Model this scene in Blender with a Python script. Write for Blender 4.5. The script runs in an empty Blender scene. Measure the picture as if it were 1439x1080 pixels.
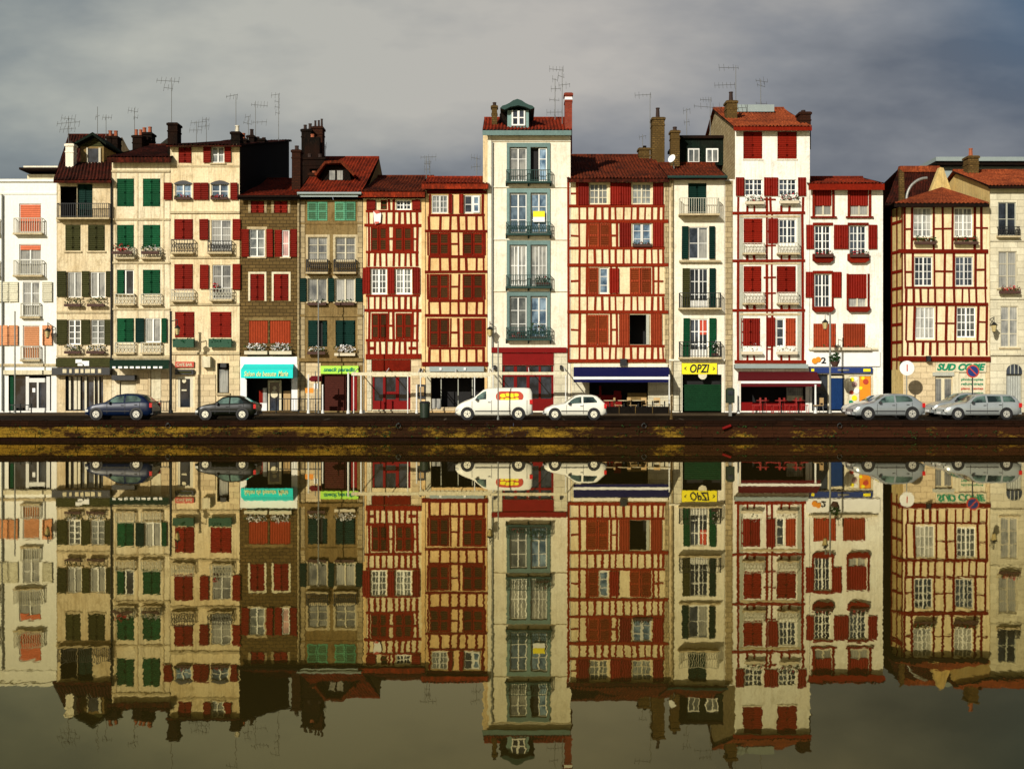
import bpy, math, random
from mathutils import Vector
random.seed(7)
R = random.Random(11)
scene = bpy.context.scene
COL = scene.collection
F, CX, CY, CAMZ, D0 = 1728.0, 719.5, 540.0, 2.8, 72.0
def X(px, D=D0): return (px - CX) * D / F
def Z(py, D=D0): return CAMZ - (py - CY) * D / F

# ---------------------------------------------------------------- materials
def nt(name):
    m = bpy.data.materials.new(name); m.use_nodes = True
    n = m.node_tree; b = n.nodes['Principled BSDF']
    return m, n, b
def pos(n, sc=(1, 1, 1)):
    g = n.nodes.new('ShaderNodeNewGeometry'); mp = n.nodes.new('ShaderNodeMapping')
    mp.inputs['Scale'].default_value = sc
    n.links.new(g.outputs['Position'], mp.inputs['Vector']); return mp.outputs[0]
def noise(n, vec, scale, detail=3, rough=.6):
    t = n.nodes.new('ShaderNodeTexNoise'); t.inputs['Scale'].default_value = scale
    t.inputs['Detail'].default_value = detail; t.inputs['Roughness'].default_value = rough
    n.links.new(vec, t.inputs['Vector']); return t.outputs['Fac']
def mr(n, v, a, b, c, d):
    t = n.nodes.new('ShaderNodeMapRange'); n.links.new(v, t.inputs['Value'])
    for k, q in zip(('From Min', 'From Max', 'To Min', 'To Max'), (a, b, c, d)): t.inputs[k].default_value = q
    return t.outputs[0]
def math_(n, op, a, b):
    t = n.nodes.new('ShaderNodeMath'); t.operation = op
    for i, v in enumerate((a, b)):
        if isinstance(v, (int, float)): t.inputs[i].default_value = v
        else: n.links.new(v, t.inputs[i])
    return t.outputs[0]
def mix(n, f, a, b, mode='MIX'):
    t = n.nodes.new('ShaderNodeMix'); t.data_type = 'RGBA'; t.blend_type = mode
    if isinstance(f, (int, float)): t.inputs[0].default_value = f
    else: n.links.new(f, t.inputs[0])
    for i, v in ((6, a), (7, b)):
        if isinstance(v, tuple): t.inputs[i].default_value = (*v[:3], 1)
        else: n.links.new(v, t.inputs[i])
    return t.outputs[2]
def scl(c, k): return tuple(min(1, x * k) for x in c)
def bump(n, b, h, dist, strength=1):
    t = n.nodes.new('ShaderNodeBump'); t.inputs['Distance'].default_value = dist
    t.inputs['Strength'].default_value = strength
    n.links.new(h, t.inputs['Height']); n.links.new(t.outputs[0], b.inputs['Normal'])
def plaster(name, c, dirt=.35, stain=(.30, .22, .12), rough=.9, sc=1.0):
    m, n, b = nt(name)
    big = noise(n, pos(n, (.35 * sc, .35, .28 * sc)), 1.6, 5, .65)
    mid = noise(n, pos(n, (.9, .9, .7)), 2.6, 5, .72)
    streak = noise(n, pos(n, (4.2 * sc, 4.2, .22 * sc)), 1.7, 5, .74)
    fine = noise(n, pos(n), 8, 4, .75)
    col = mix(n, mr(n, big, .38, .70, 0, min(1, dirt * 1.5)), c, tuple(x * s for x, s in zip(c, (.78, .66, .50))))
    col = mix(n, mr(n, streak, .48, .70, 0, min(1, dirt * 1.7)), col, stain)
    col = mix(n, mr(n, mid, .52, .72, 0, min(1, dirt * 1.7)), col, tuple(x * s for x, s in zip(c, (.42, .36, .25))))
    col = mix(n, mr(n, fine, .40, .68, 0, .14 + .75 * dirt), col, scl(c, .45))
    n.links.new(col, b.inputs['Base Color']); b.inputs['Roughness'].default_value = rough
    b.inputs['Specular IOR Level'].default_value = .06
    bump(n, b, fine, .03, .6); return m
def stone(name, c1, c2, mortar, w=.55, h=.28, dirt=.3, ms=.02):
    m, n, b = nt(name)
    g = n.nodes.new('ShaderNodeNewGeometry'); s = n.nodes.new('ShaderNodeSeparateXYZ')
    n.links.new(g.outputs['Position'], s.inputs[0])
    cmb = n.nodes.new('ShaderNodeCombineXYZ')
    n.links.new(math_(n, 'ADD', s.outputs[0], s.outputs[1]), cmb.inputs[0]); n.links.new(s.outputs[2], cmb.inputs[1])
    br = n.nodes.new('ShaderNodeTexBrick'); n.links.new(cmb.outputs[0], br.inputs['Vector'])
    br.inputs['Color1'].default_value = (*c1, 1); br.inputs['Color2'].default_value = (*c2, 1); br.inputs['Mortar'].default_value = (*mortar, 1)
    br.inputs['Scale'].default_value = 1; br.inputs['Mortar Size'].default_value = ms
    br.inputs['Brick Width'].default_value = w; br.inputs['Row Height'].default_value = h
    big = noise(n, pos(n, (1, 1, .6)), 1.3, 5, .7); fine = noise(n, pos(n), 11, 3, .7)
    col = mix(n, mr(n, big, .4, .75, 0, dirt * 2), br.outputs['Color'], scl(c1, .45))
    col = mix(n, mr(n, fine, .35, .7, 0, .35), col, scl(c2, .5))
    n.links.new(col, b.inputs['Base Color']); b.inputs['Specular IOR Level'].default_value = .08; b.inputs['Roughness'].default_value = .92
    bump(n, b, br.outputs['Fac'], -.02, .6); return m
def orand(n, col, lo, hi):
    oi = n.nodes.new('ShaderNodeObjectInfo'); v = mr(n, oi.outputs['Random'], 0, 1, lo, hi)
    cb = n.nodes.new('ShaderNodeCombineColor')
    for k in range(3): n.links.new(v, cb.inputs[k])
    return mix(n, 1.0, col, cb.outputs[0], 'MULTIPLY')
def paint(name, c, rough=.55, var=.35, louvre=0, metal=0, vert=0, spec=.08):
    m, n, b = nt(name)
    f = noise(n, pos(n, (1.5, 1.5, .8)), 2.2, 5, .7)
    fine = noise(n, pos(n, (3, 3, 1)), 8, 2, .6)
    col = mix(n, mr(n, f, .3, .7, 0, var), c, scl(c, .45))
    col = mix(n, mr(n, fine, .45, .75, 0, min(1, var * .9)), col, scl(c, 1.7)); col = orand(n, col, .8, 1.25)
    n.links.new(col, b.inputs['Base Color']); b.inputs['Roughness'].default_value = rough
    b.inputs['Metallic'].default_value = metal; b.inputs['Specular IOR Level'].default_value = spec
    if louvre or vert:
        w = n.nodes.new('ShaderNodeTexWave'); w.bands_direction = 'Z' if louvre else 'X'
        w.inputs['Scale'].default_value = 2.6 if louvre else 2.2
        n.links.new(pos(n), w.inputs['Vector']); bump(n, b, w.outputs['Fac'], .03, .8)
    return m
def flat(name, c, rough=.6, metal=0, spec=.4, emit=0):
    m, n, b = nt(name)
    f = noise(n, pos(n), 3, 3, .6)
    n.links.new(mix(n, mr(n, f, .3, .7, 0, .25), c, scl(c, .6)), b.inputs['Base Color'])
    b.inputs['Roughness'].default_value = rough; b.inputs['Metallic'].default_value = metal
    b.inputs['Specular IOR Level'].default_value = spec; return m
def tiles(name, c1, c2, c3):
    m, n, b = nt(name)
    a = noise(n, pos(n, (4.5, 2.2, 1)), 1.4, 4, .75); big = noise(n, pos(n, (.6, .6, .6)), 1.2, 4, .6)
    col = mix(n, mr(n, a, .38, .58, 0, 1), c1, c2); sp_ = noise(n, pos(n, (9, 5, 5)), 1.6, 2, .6); col = mix(n, mr(n, sp_, .55, .70, 0, .8), col, scl(c1, 1.9))
    col = mix(n, mr(n, big, .42, .7, 0, .85), col, c3)
    n.links.new(col, b.inputs['Base Color']); b.inputs['Specular IOR Level'].default_value = .05; b.inputs['Roughness'].default_value = .95
    bump(n, b, a, .05, .6); return m
def glass(name, c, rough=.12, c2=None, spec=.6):
    m, n, b = nt(name)
    f = noise(n, pos(n, (1, 1, .7)), 1.7, 3, .6)
    n.links.new(orand(n, mix(n, mr(n, f, .38, .62, 0, 1), c, c2 or scl(c, 2)), .4, 1.3), b.inputs['Base Color'])
    b.inputs['Roughness'].default_value = rough; b.inputs['Specular IOR Level'].default_value = spec; return m
def curtain(name, c):
    m, n, b = nt(name)
    w = n.nodes.new('ShaderNodeTexWave'); w.bands_direction = 'X'; w.inputs['Scale'].default_value = 2.4
    w.inputs['Distortion'].default_value = 3; n.links.new(pos(n, (1, 1, .25)), w.inputs['Vector'])
    f = noise(n, pos(n, (1, 1, .8)), 1.1, 3, .6)
    col = mix(n, mr(n, w.outputs['Fac'], 0, 1, 0, .5), c, scl(c, .5))
    col = mix(n, mr(n, f, .45, .7, 0, .85), col, (.05, .06, .07)); col = orand(n, col, .45, 1.1)
    n.links.new(col, b.inputs['Base Color']); b.inputs['Roughness'].default_value = .25; return m

RED = (.160, .008, .0025)
T = {}
T['white'] = plaster('white_plaster', (.84, .83, .74), .10, (.55, .5, .4))
T['cream'] = plaster('cream_plaster', (.76, .64, .41), .5)
T['cream2'] = plaster('pale_cream_plaster', (.80, .70, .48), .45)
T['cream3'] = plaster('warm_cream_plaster', (.84, .71, .45), .42)
T['ivory'] = plaster('ivory_plaster', (.85, .80, .64), .24, (.42, .36, .26))
T['ivory2'] = plaster('bright_ivory_plaster', (.87, .85, .75), .28, (.42, .36, .26))
T['peach'] = plaster('peach_plaster', (.82, .58, .27), .36, (.4, .25, .12))
T['infill'] = plaster('cream_infill_plaster', (.84, .72, .45), .36, (.4, .3, .15))
T['yellowish'] = plaster('yellow_plaster', (.66, .50, .20), .45)
T['brownwall'] = stone('brown_rubble_stone', (.165, .105, .035), (.10, .062, .021), (.045, .03, .012), .4, .2)
T['olivewall'] = plaster('olive_brown_render', (.25, .175, .07), .6, (.12, .08, .03))
T['quoin'] = stone('beige_quoin_stone', (.50, .39, .21), (.36, .28, .15), (.20, .15, .08), .45, .3, .5)
T['shopstone'] = stone('pale_shop_stone', (.74, .59, .35), (.60, .47, .27), (.3, .22, .12), .7, .35, .25, .012)
T['greystone'] = stone('grey_cream_ashlar', (.72, .66, .47), (.60, .54, .37), (.34, .3, .2), .8, .4, .35, .01)
T['gablestone'] = stone('tan_gable_rubble', (.42, .33, .18), (.28, .21, .10), (.2, .15, .08), .35, .2)
T['redtimber'] = paint('red_timber_paint', (.150, .010, .003), .8, .6, spec=.05)
T['orangetimber'] = paint('orange_red_timber_paint', (.20, .019, .005), .8, .6, spec=.05)
T['red'] = paint('dark_red_shutter_paint', RED, .6, .4, louvre=1)
T['redp'] = paint('dark_red_plank_paint', (.165, .007, .002), .6, .4, vert=1)
T['orange'] = paint('orange_red_shutter_paint', (.25, .034, .009), .65, .4, vert=1)
T['slat'] = paint('brown_louvre_slats', (.050, .020, .005), .7, .5, louvre=1)
T['oslat'] = paint('orange_brown_slats', (.16, .028, .006), .7, .5, louvre=1)
T['green'] = paint('green_shutter_paint', (.004, .058, .020), .6, .5, louvre=1)
T['dgreen'] = paint('dark_green_shutter_paint', (.003, .020, .014), .6, .5, louvre=1)
T['olive'] = paint('olive_shutter_paint', (.040, .040, .011), .65, .5, louvre=1)
T['turq'] = paint('turquoise_shutter_paint', (.09, .27, .15), .6, .4, louvre=1)
T['turqs'] = paint('faded_turquoise_slats', (.06, .14, .07), .7, .6, louvre=1)
T['teal'] = paint('grey_teal_paint', (.15, .23, .21), .55, .4)
T['palesh'] = paint('pale_shutter_paint', (.62, .58, .42), .6, .3, louvre=1)
T['terra'] = paint('terracotta_blind', (.50, .13, .06), .7, .3, louvre=1)
T['peachb'] = paint('peach_blind', (.62, .27, .12), .7, .3, louvre=1)
T['wframe'] = paint('white_window_paint', (.74, .73, .66), .5, .15)
T['cframe'] = paint('cream_window_paint', (.55, .50, .36), .5, .25)
T['gframe'] = paint('grey_window_paint', (.35, .35, .28), .5, .3)
T['iron'] = flat('black_iron', (.016, .016, .015), .6, .3)
T['giron'] = flat('green_iron', (.012, .045, .035), .6, .3)
T['wiron'] = flat('pale_iron', (.45, .43, .33), .6)
T['sillm'] = plaster('sill_stone', (.55, .46, .28), .4)
T['dark'] = flat('dark_interior', (.006, .005, .004), .8)
T['glass'] = glass('dark_window_glass', (.010, .013, .018), .1, (.05, .06, .075))
T['bluegl'] = glass('blue_grey_window_glass', (.04, .08, .13), .12, (.26, .36, .44))
T['greyg'] = glass('grey_window_glass', (.07, .08, .08), .15, (.24, .25, .22))
T['curt'] = curtain('net_curtain_glass', (.44, .43, .37))
T['pinkc'] = curtain('pink_curtain_glass', (.62, .35, .30))
T['tile'] = tiles('brown_red_roof_tiles', (.15, .026, .009), (.055, .013, .005), (.022, .008, .005))
T['tilered'] = tiles('red_roof_tiles', (.24, .026, .008), (.12, .016, .006), (.05, .010, .005))
T['tileor'] = tiles('orange_roof_tiles', (.29, .065, .020), (.16, .032, .011), (.08, .018, .009))
T['tiledk'] = tiles('dark_roof_tiles', (.070, .012, .006), (.022, .007, .004), (.010, .005, .003))
T['aerial'] = flat('weathered_aluminium', (.10, .10, .09), .5, .4)
T['slate'] = tiles('dark_green_slate', (.008, .016, .010), (.004, .007, .005), (.012, .012, .008))
T['zinc'] = flat('grey_zinc', (.28, .33, .31), .5, .2)
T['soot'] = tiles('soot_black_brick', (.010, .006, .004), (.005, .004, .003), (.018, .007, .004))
T['sootwall'] = plaster('dark_shade_render', (.009, .007, .005), .5, (.005, .004, .003))  # near-black colour carries the shade of sunless side walls and recesses
T['chim'] = stone('tan_chimney_stone', (.19, .115, .035), (.085, .05, .016), (.045, .03, .012), .22, .12, .8)
T['chimdk'] = stone('sooty_red_chimney_brick', (.06, .018, .008), (.03, .012, .006), (.02, .01, .006), .25, .1, .5)
T['chimred'] = stone('red_chimney_brick', (.34, .05, .02), (.22, .03, .015), (.2, .06, .04), .22, .08, .3)
T['pot'] = flat('terracotta_pot', (.30, .08, .03), .8)
T['potdk'] = flat('sooty_pot', (.03, .015, .01), .9)
T['zpost'] = flat('white_post_paint', (.72, .72, .66), .5)
T['gpost'] = flat('grey_post_metal', (.22, .22, .19), .5, .3)
T['bpost'] = flat('black_post_metal', (.012, .014, .012), .5, .3)
T['foliage'] = paint('leaf_green', (.02, .055, .012), .7, .6)
T['petal_r'] = flat('red_petals', (.45, .01, .02), .8)
T['petal_w'] = flat('white_petals', (.75, .72, .68), .8)
T['planter'] = flat('brown_planter', (.06, .025, .015), .8)
T['gplanter'] = flat('green_planter', (.008, .06, .025), .7)
T['wplanter'] = flat('pale_planter', (.6, .52, .36), .8)
T['cyan'] = paint('turquoise_canvas', (.02, .56, .50), .8, .15)
T['navy'] = paint('navy_canvas', (.005, .006, .05), .8, .3)
T['maroon'] = paint('maroon_canvas', (.10, .008, .010), .8, .3)
T['dgcanvas'] = paint('dark_green_canvas', (.008, .025, .014), .8, .3)
T['canvas'] = plaster('cream_canvas', (.72, .66, .46), .25)
T['lime'] = flat('lime_sign_board', (.40, .75, .05), .5)
T['yellow'] = flat('yellow_sign_board', (.85, .72, .01), .5)
T['whites'] = flat('white_sign_paint', (.80, .79, .74), .5)
T['black'] = flat('black_paint', (.012, .012, .012), .5)
T['signred'] = flat('red_sign_paint', (.48, .05, .02), .5)
T['signblue'] = flat('blue_sign_paint', (.01, .03, .14), .5)
T['signgreen'] = flat('green_letter_paint', (.0, .22, .10), .5)
T['signor'] = flat('orange_letter_paint', (.75, .26, .01), .5)
T['cyletter'] = flat('cream_letter_paint', (.62, .75, .35), .6)
T['bluedoor'] = paint('blue_door_paint', (.008, .03, .10), .5, .5)
T['reddoor'] = paint('red_shopfront_paint', (.17, .006, .005), .5, .3)
T['garage'] = paint('dark_green_garage_door', (.005, .030, .010), .6, .6, louvre=1)
T['brownd'] = paint('brown_roller_shutter', (.060, .014, .008), .6, .4, louvre=1)
T['greyd'] = paint('grey_garage_door', (.36, .37, .32), .6, .3, vert=1)
T['wicker'] = flat('tan_wicker', (.42, .28, .12), .8)
T['tablered'] = flat('red_chair_plastic', (.30, .02, .015), .5)
T['tablewood'] = flat('pale_table_top', (.55, .45, .25), .6)
T['bin'] = flat('dark_green_bin_plastic', (.012, .022, .010), .5)
T['rubber'] = flat('black_rubber', (.012, .012, .012), .8)
T['carglass'] = glass('car_window_glass', (.012, .02, .018), .06, (.10, .16, .13), .7)
T['alloy'] = flat('silver_wheel', (.55, .53, .45), .4, .4)
T['wwheel'] = flat('white_wheel_cover', (.72, .68, .52), .5)
T['lred'] = flat('red_lamp_lens', (.5, .01, .01), .3)
T['lwhite'] = flat('clear_lamp_lens', (.6, .6, .55), .2)
T['bumper'] = flat('dark_bumper_plastic', (.03, .03, .03), .7)
def carpaint(name, c, metal=.3, rough=.3, coat=.3):
    m, n, b = nt(name); f = noise(n, pos(n), 2, 3, .6)
    n.links.new(mix(n, mr(n, f, .3, .75, 0, .3), c, scl(c, .6)), b.inputs['Base Color'])
    b.inputs['Roughness'].default_value = rough; b.inputs['Metallic'].default_value = metal
    b.inputs['Coat Weight'].default_value = coat; b.inputs['Specular IOR Level'].default_value = .25; return m
T['carblue'] = carpaint('dark_blue_car_paint', (.002, .008, .030), 0, .35, .08); T['carblack'] = carpaint('dark_olive_car_paint', (.004, .005, .002), 0, .35, .08)
T['carwhite'] = carpaint('white_car_paint', (.74, .72, .60), 0, .4); T['carsilver'] = carpaint('silver_blue_car_paint', (.34, .37, .365), .45)
T['carsilver2'] = carpaint('silver_car_paint', (.42, .45, .43), .45)

# ---------------------------------------------------------------- mesh helpers
WL = {}
class MB:
    def __init__(s): s.v = []; s.f = []; s.m = []
    def face(s, pts, m=0):
        i = len(s.v); s.v += [tuple(p) for p in pts]; s.f.append(tuple(range(i, i + len(pts)))); s.m.append(m)
    def box(s, x0, x1, y0, y1, z0, z1, m=0):
        if x0 > x1: x0, x1 = x1, x0
        if y0 > y1: y0, y1 = y1, y0
        if z0 > z1: z0, z1 = z1, z0
        i = len(s.v)
        s.v += [(x, y, z) for z in (z0, z1) for x, y in ((x0, y0), (x1, y0), (x1, y1), (x0, y1))]
        for q in ((0, 3, 2, 1), (4, 5, 6, 7), (0, 1, 5, 4), (1, 2, 6, 5), (2, 3, 7, 6), (3, 0, 4, 7)):
            s.f.append(tuple(i + k for k in q)); s.m.append(m)
        return s
    def pbox(s, px0, py0, px1, py1, ya, yb, m=0, D=D0):
        return s.box(X(px0, D), X(px1, D), ya, yb, Z(py1, D), Z(py0, D), m)
    def prism(s, pts, y0, y1, m=0):            # pts = (x, z) outline
        a = sum(pts[i][0] * pts[(i + 1) % len(pts)][1] - pts[(i + 1) % len(pts)][0] * pts[i][1] for i in range(len(pts)))
        if a < 0: pts = pts[::-1]
        i, n = len(s.v), len(pts)
        s.v += [(x, y0, z) for x, z in pts] + [(x, y1, z) for x, z in pts]
        s.f.append(tuple(range(i, i + n))); s.f.append(tuple(range(i + 2 * n - 1, i + n - 1, -1))); s.m += [m, m]
        for k in range(n):
            q = (k + 1) % n; s.f.append((i + k, i + n + k, i + n + q, i + q)); s.m.append(m)
        return s
    def xprism(s, pts, x0, x1, m=0):           # pts = (y, z) outline
        i, n = len(s.v), len(pts)
        a = sum(pts[k][0] * pts[(k + 1) % n][1] - pts[(k + 1) % n][0] * pts[k][1] for k in range(n))
        if a < 0: pts = pts[::-1]
        s.v += [(x0, y, z) for y, z in pts] + [(x1, y, z) for y, z in pts]
        s.f.append(tuple(range(i + n - 1, i - 1, -1))); s.f.append(tuple(range(i + n, i + 2 * n))); s.m += [m, m]
        for k in range(n):
            q = (k + 1) % n; s.f.append((i + k, i + q, i + n + q, i + n + k)); s.m.append(m)
        return s
    def tube(s, a, b, r0, r1=None, n=8, m=0):
        r1 = r0 if r1 is None else r1; a, b = Vector(a), Vector(b); d = (b - a).normalized()
        u = d.orthogonal().normalized(); w = d.cross(u); i = len(s.v)
        for p, r in ((a, r0), (b, r1)):
            for k in range(n):
                t = 2 * math.pi * k / n; s.v.append(tuple(p + u * (r * math.cos(t)) + w * (r * math.sin(t))))
        for k in range(n):
            q = (k + 1) % n; s.f.append((i + k, i + q, i + n + q, i + n + k)); s.m.append(m)
        s.f.append(tuple(range(i + n - 1, i - 1, -1))); s.f.append(tuple(range(i + n, i + 2 * n))); s.m += [m, m]
        return s
    def leaves(s, c, r, n, size, m=0):
        for _ in range(n):
            while True:
                p = [R.uniform(-1, 1) for _ in range(3)]
                if sum(q * q for q in p) < 1: break
            o = Vector([c[k] + p[k] * r[k] for k in range(3)])
            u = Vector([R.gauss(0, 1) for _ in range(3)]).normalized(); w = u.orthogonal().normalized()
            z = size * R.uniform(.6, 1.3); s.face([o - u * z - w * z * .6, o + u * z - w * z * .6, o + u * z + w * z * .6, o - u * z + w * z * .6], m)
        return s
    def build(s, name, mats, parent=None, smooth=False):
        xs = [p[0] for p in s.v]; ys = [p[1] for p in s.v]; zs = [p[2] for p in s.v]
        o = Vector(((min(xs) + max(xs)) / 2, (min(ys) + max(ys)) / 2, min(zs)))
        me = bpy.data.meshes.new(name)
        me.from_pydata([(p[0] - o.x, p[1] - o.y, p[2] - o.z) for p in s.v], [], s.f)
        for q in (mats if isinstance(mats, (list, tuple)) else [mats]): me.materials.append(T[q] if isinstance(q, str) else q)
        me.polygons.foreach_set('material_index', s.m)
        if smooth: me.polygons.foreach_set('use_smooth', [True] * len(me.polygons))
        ob = bpy.data.objects.new(name, me); COL.objects.link(ob)
        if parent: ob.parent = parent; ob.location = o - WL[parent.name]
        else: ob.location = o
        WL[ob.name] = o; return ob
def thing(name, label, cat, loc, group=None):
    o = bpy.data.objects.new(name, None); COL.objects.link(o); o.location = loc; WL[o.name] = Vector(loc)
    o.empty_display_size = .3
    o['label'] = label; o['category'] = cat
    if group: o['group'] = group
    return o
def text(name, st, px0, py0, px1, py1, y, m, parent, D=D0, shear=0, off=.02):
    cu = bpy.data.curves.new(name, 'FONT'); cu.body = st; cu.extrude = .012; cu.shear = shear; cu.resolution_u = 3
    cu.offset = off
    ob = bpy.data.objects.new(name, cu); COL.objects.link(ob); bpy.context.view_layer.update()
    me = bpy.data.meshes.new_from_object(ob); bpy.data.objects.remove(ob)
    xs = [v.co.x for v in me.vertices]; ys = [v.co.y for v in me.vertices]
    x0, x1, z0, z1 = X(px0, D), X(px1, D), Z(py1, D), Z(py0, D)
    sx = (x1 - x0) / (max(xs) - min(xs)); sz = (z1 - z0) / (max(ys) - min(ys)); bx, by = min(xs), min(ys)
    for v in me.vertices:
        c = v.co.copy(); v.co = ((c.x - bx) * sx, -c.z, (c.y - by) * sz)
    me.materials.clear(); me.materials.append(T[m])
    o = bpy.data.objects.new(name, me); COL.objects.link(o); o.parent = parent
    o.location = Vector((x0, y, z0)) - WL[parent.name]; WL[o.name] = Vector((x0, y, z0)); return o

# ---------------------------------------------------------------- house builder
class House:
    def __init__(s, name, label, x0, x1, ytop, wm, depth=16, D=D0, base=1.17, cat='house', zb=None):
        s.x0, s.x1, s.ytop, s.wm, s.depth, s.D = x0, x1, ytop, wm, depth, D
        s.base = base; s.ops = []; s.gab = None; s.short = ''
        s.root = thing(name, label, cat, (X((x0 + x1) / 2, D), D, base), 'houses in the riverside row')
        s.timber = MB(); s.tmat = 'redtimber'; s.roofo = None
    def op(s, x0, y0, x1, y1, d=.26, m='dark'): s.ops.append((X(x0, s.D), X(x1, s.D), Z(y1, s.D), Z(y0, s.D), d, m))
    def win(s, x0, y0, x1, y1, fr='wframe', pane='curt', rows=3, cols=1, sill=1, surround=None, th=.055, leaves=2, open_=True):
        if open_: s.op(x0, y0, x1, y1)
        D = s.D; a, b, c, d = X(x0, D), X(x1, D), Z(y1, D), Z(y0, D)
        f = MB(); ya, yb = D + .06, D + .13
        f.box(a, a + th, ya, yb, c, d); f.box(b - th, b, ya, yb, c, d)
        f.box(a + th, b - th, ya, yb, d - th, d); f.box(a + th, b - th, ya, yb, c, c + th * 1.3)
        w = b - a - 2 * th; lw = w / leaves
        for k in range(1, leaves): f.box(a + th + lw * k - th * .75, a + th + lw * k + th * .75, ya - .015, yb, c + th, d - th)
        for r in range(1, rows):
            z = c + (d - c) * r / rows; f.box(a + th, b - th, ya + .02, yb - .01, z - .02, z + .02)
        for k in range(leaves):
            for q in range(1, cols + 1):
                if cols > 0 and q <= cols - 0 and cols > 1:
                    xx = a + th + lw * (k + q / (cols)) if q < cols else None
                    if xx: f.box(xx - .018, xx + .018, ya + .022, yb - .01, c + th, d - th)
        o = f.build('window', fr, s.root)
        p = MB(); p.box(a + .01, b - .01, D + .11, D + .15, c + .01, d - .01); p.build('pane', pane, o)
        if sill: MB().box(a - .1, b + .1, D - .09, D + .05, c - .09, c - .004).build('sill', 'sillm' if sill == 1 else sill, o)
        if surround:
            q = MB(); t = .14
            q.box(a - t, a, D - .025, D + .05, c, d + t); q.box(b, b + t, D - .025, D + .05, c, d + t); q.box(a, b, D - .025, D + .05, d, d + t)
            q.build('surround', surround, o)
        return o
    def leaf(s, x0, y0, x1, y1, m, slat=None, ya=None, yb=None):
        D = s.D; a, b, c, d = X(x0, D), X(x1, D), Z(y1, D), Z(y0, D)
        ya = D - .07 if ya is None else ya; yb = D - .025 if yb is None else yb
        q = MB(); w = b - a; t = min(.085, w * .2)
        if slat:
            for u in ((a, a + t), (b - t, b)): q.box(u[0], u[1], ya, yb, c, d)
            md = (c + d) / 2
            for u in ((c, c + t * 1.2), (md - t * .6, md + t * .6), (d - t * 1.2, d)): q.box(a + t, b - t, ya, yb, u[0], u[1])
            q.box(a + t, b - t, ya + .02, yb - .005, c + t, d - t, 1)
            return q.build('shutter', [m, slat], s.root)
        q.box(a, b, ya + .012, yb, c, d)
        for zz in (c + (d - c) * .12, c + (d - c) * .5, c + (d - c) * .88): q.box(a + .01, b - .01, ya, ya + .012, zz - .05, zz + .05)
        q.box(a, a + .05, ya, ya + .012, c, d); q.box(b - .05, b, ya, ya + .012, c, d)
        return q.build('shutter', m, s.root)
    def closed(s, x0, y0, x1, y1, m, slat=None, n=2, out=False):
        s.op(x0 + .3, y0 + .3, x1 - .3, y1 - .3)
        g = .35; w = (x1 - x0) / n
        for k in range(n):
            j = R.uniform(-.012, .012)
            s.leaf(x0 + w * k + (g if k else 0), y0, x0 + w * (k + 1) - (g if k < n - 1 else 0), y1, m, slat, s.D - .03 + j, s.D + .02 + j)
    def shut(s, x0, y0, x1, y1, m, n=1, slat=None):
        w = (x1 - x0) / n
        for k in range(n):
            j = R.uniform(-.02, .015)
            o = s.leaf(x0 + w * k + .2, y0, x0 + w * (k + 1) - .2, y1, m, slat, s.D - .10 + j, s.D - .055 + j); o.rotation_euler = (0, R.uniform(-.008, .008), R.uniform(-.08, .08))
    def blind(s, x0, y0, x1, y1, m, name='roller_blind'):
        MB().pbox(x0, y0, x1, y1, s.D + .03, s.D + .055, D=s.D).build(name, m, s.root)
    def rail(s, x0, y0, x1, y1, m='iron', out=.35, slab='sillm', step=.13, brackets=False, scroll=False):
        D = s.D; a, b, c, d = X(x0, D), X(x1, D), Z(y1, D), Z(y0, D); q = MB(); r = .014; y = D - out
        q.box(a, b, y - .02, y + .02, d - .035, d); q.box(a, b, y - .015, y + .015, c + .06, c + .085)
        n = max(3, int((b - a) / step))
        for k in range(n + 1):
            x = a + (b - a) * k / n; q.box(x - r, x + r, y - r, y + r, c, d - .03)
            if scroll and k < n:
                w = (b - a) / n; zc = (c + d) / 2; q.tube((x + w * .2, y, zc - .12), (x + w * .8, y, zc + .12), .018, n=5); q.tube((x + w * .8, y, zc - .12), (x + w * .2, y, zc + .12), .018, n=5)
        for x in (a, b):
            q.box(x - .015, x + .015, y, D, d - .035, d)
            for k in range(1, max(2, int(out / .12))):
                yy = y + out * k / max(2, int(out / .12)); q.box(x - r, x + r, yy - r, yy + r, c, d - .03)
        if brackets:
            for x in (a, (a + b) / 2, b): q.xprism([(D, c - .28), (D, c), (y, c)], x - .04, x + .04)
        o = q.build('balcony_railing', m, s.root)
        if slab: MB().box(a - .04, b + .04, y - .05, D, c - .1, c - .002).build('balcony_slab', slab, o)
        return o
    def box(s, name, x0, y0, x1, y1, out, m, inn=0.0, parent=None):
        D = s.D; return MB().pbox(x0, y0, x1, y1, D - out, D - .002 + inn, D=D).build(name, m, parent or s.root)
    def band(s, y0, y1, out=.07, m='sillm', x0=None, x1=None, name='cornice'):
        return s.box(name, s.x0 if x0 is None else x0, y0, s.x1 if x1 is None else x1, y1, out, m)
    # timber framing
    def bh(s, y, x0, x1, t=4, out=.035):
        D = s.D; dz = R.uniform(-.6, .6); j = t / 2 * R.uniform(.85, 1.15)
        s.timber.prism([(X(x0, D), Z(y + j, D)), (X(x1, D), Z(y + j + dz, D)), (X(x1, D), Z(y - j + dz, D)), (X(x0, D), Z(y - j, D))], D - out - .012, D + .01)
    def bv(s, x, y0, y1, t=3, out=.035, lean=0):
        D = s.D; j = t / 2 * R.uniform(.7, 1.25); l = R.uniform(-.8, .8) + lean
        s.timber.prism([(X(x - j, D), Z(y1, D)), (X(x + j, D), Z(y1, D)), (X(x + j + l, D), Z(y0, D)), (X(x - j + l, D), Z(y0, D))], D - out, D + .01)
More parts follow.
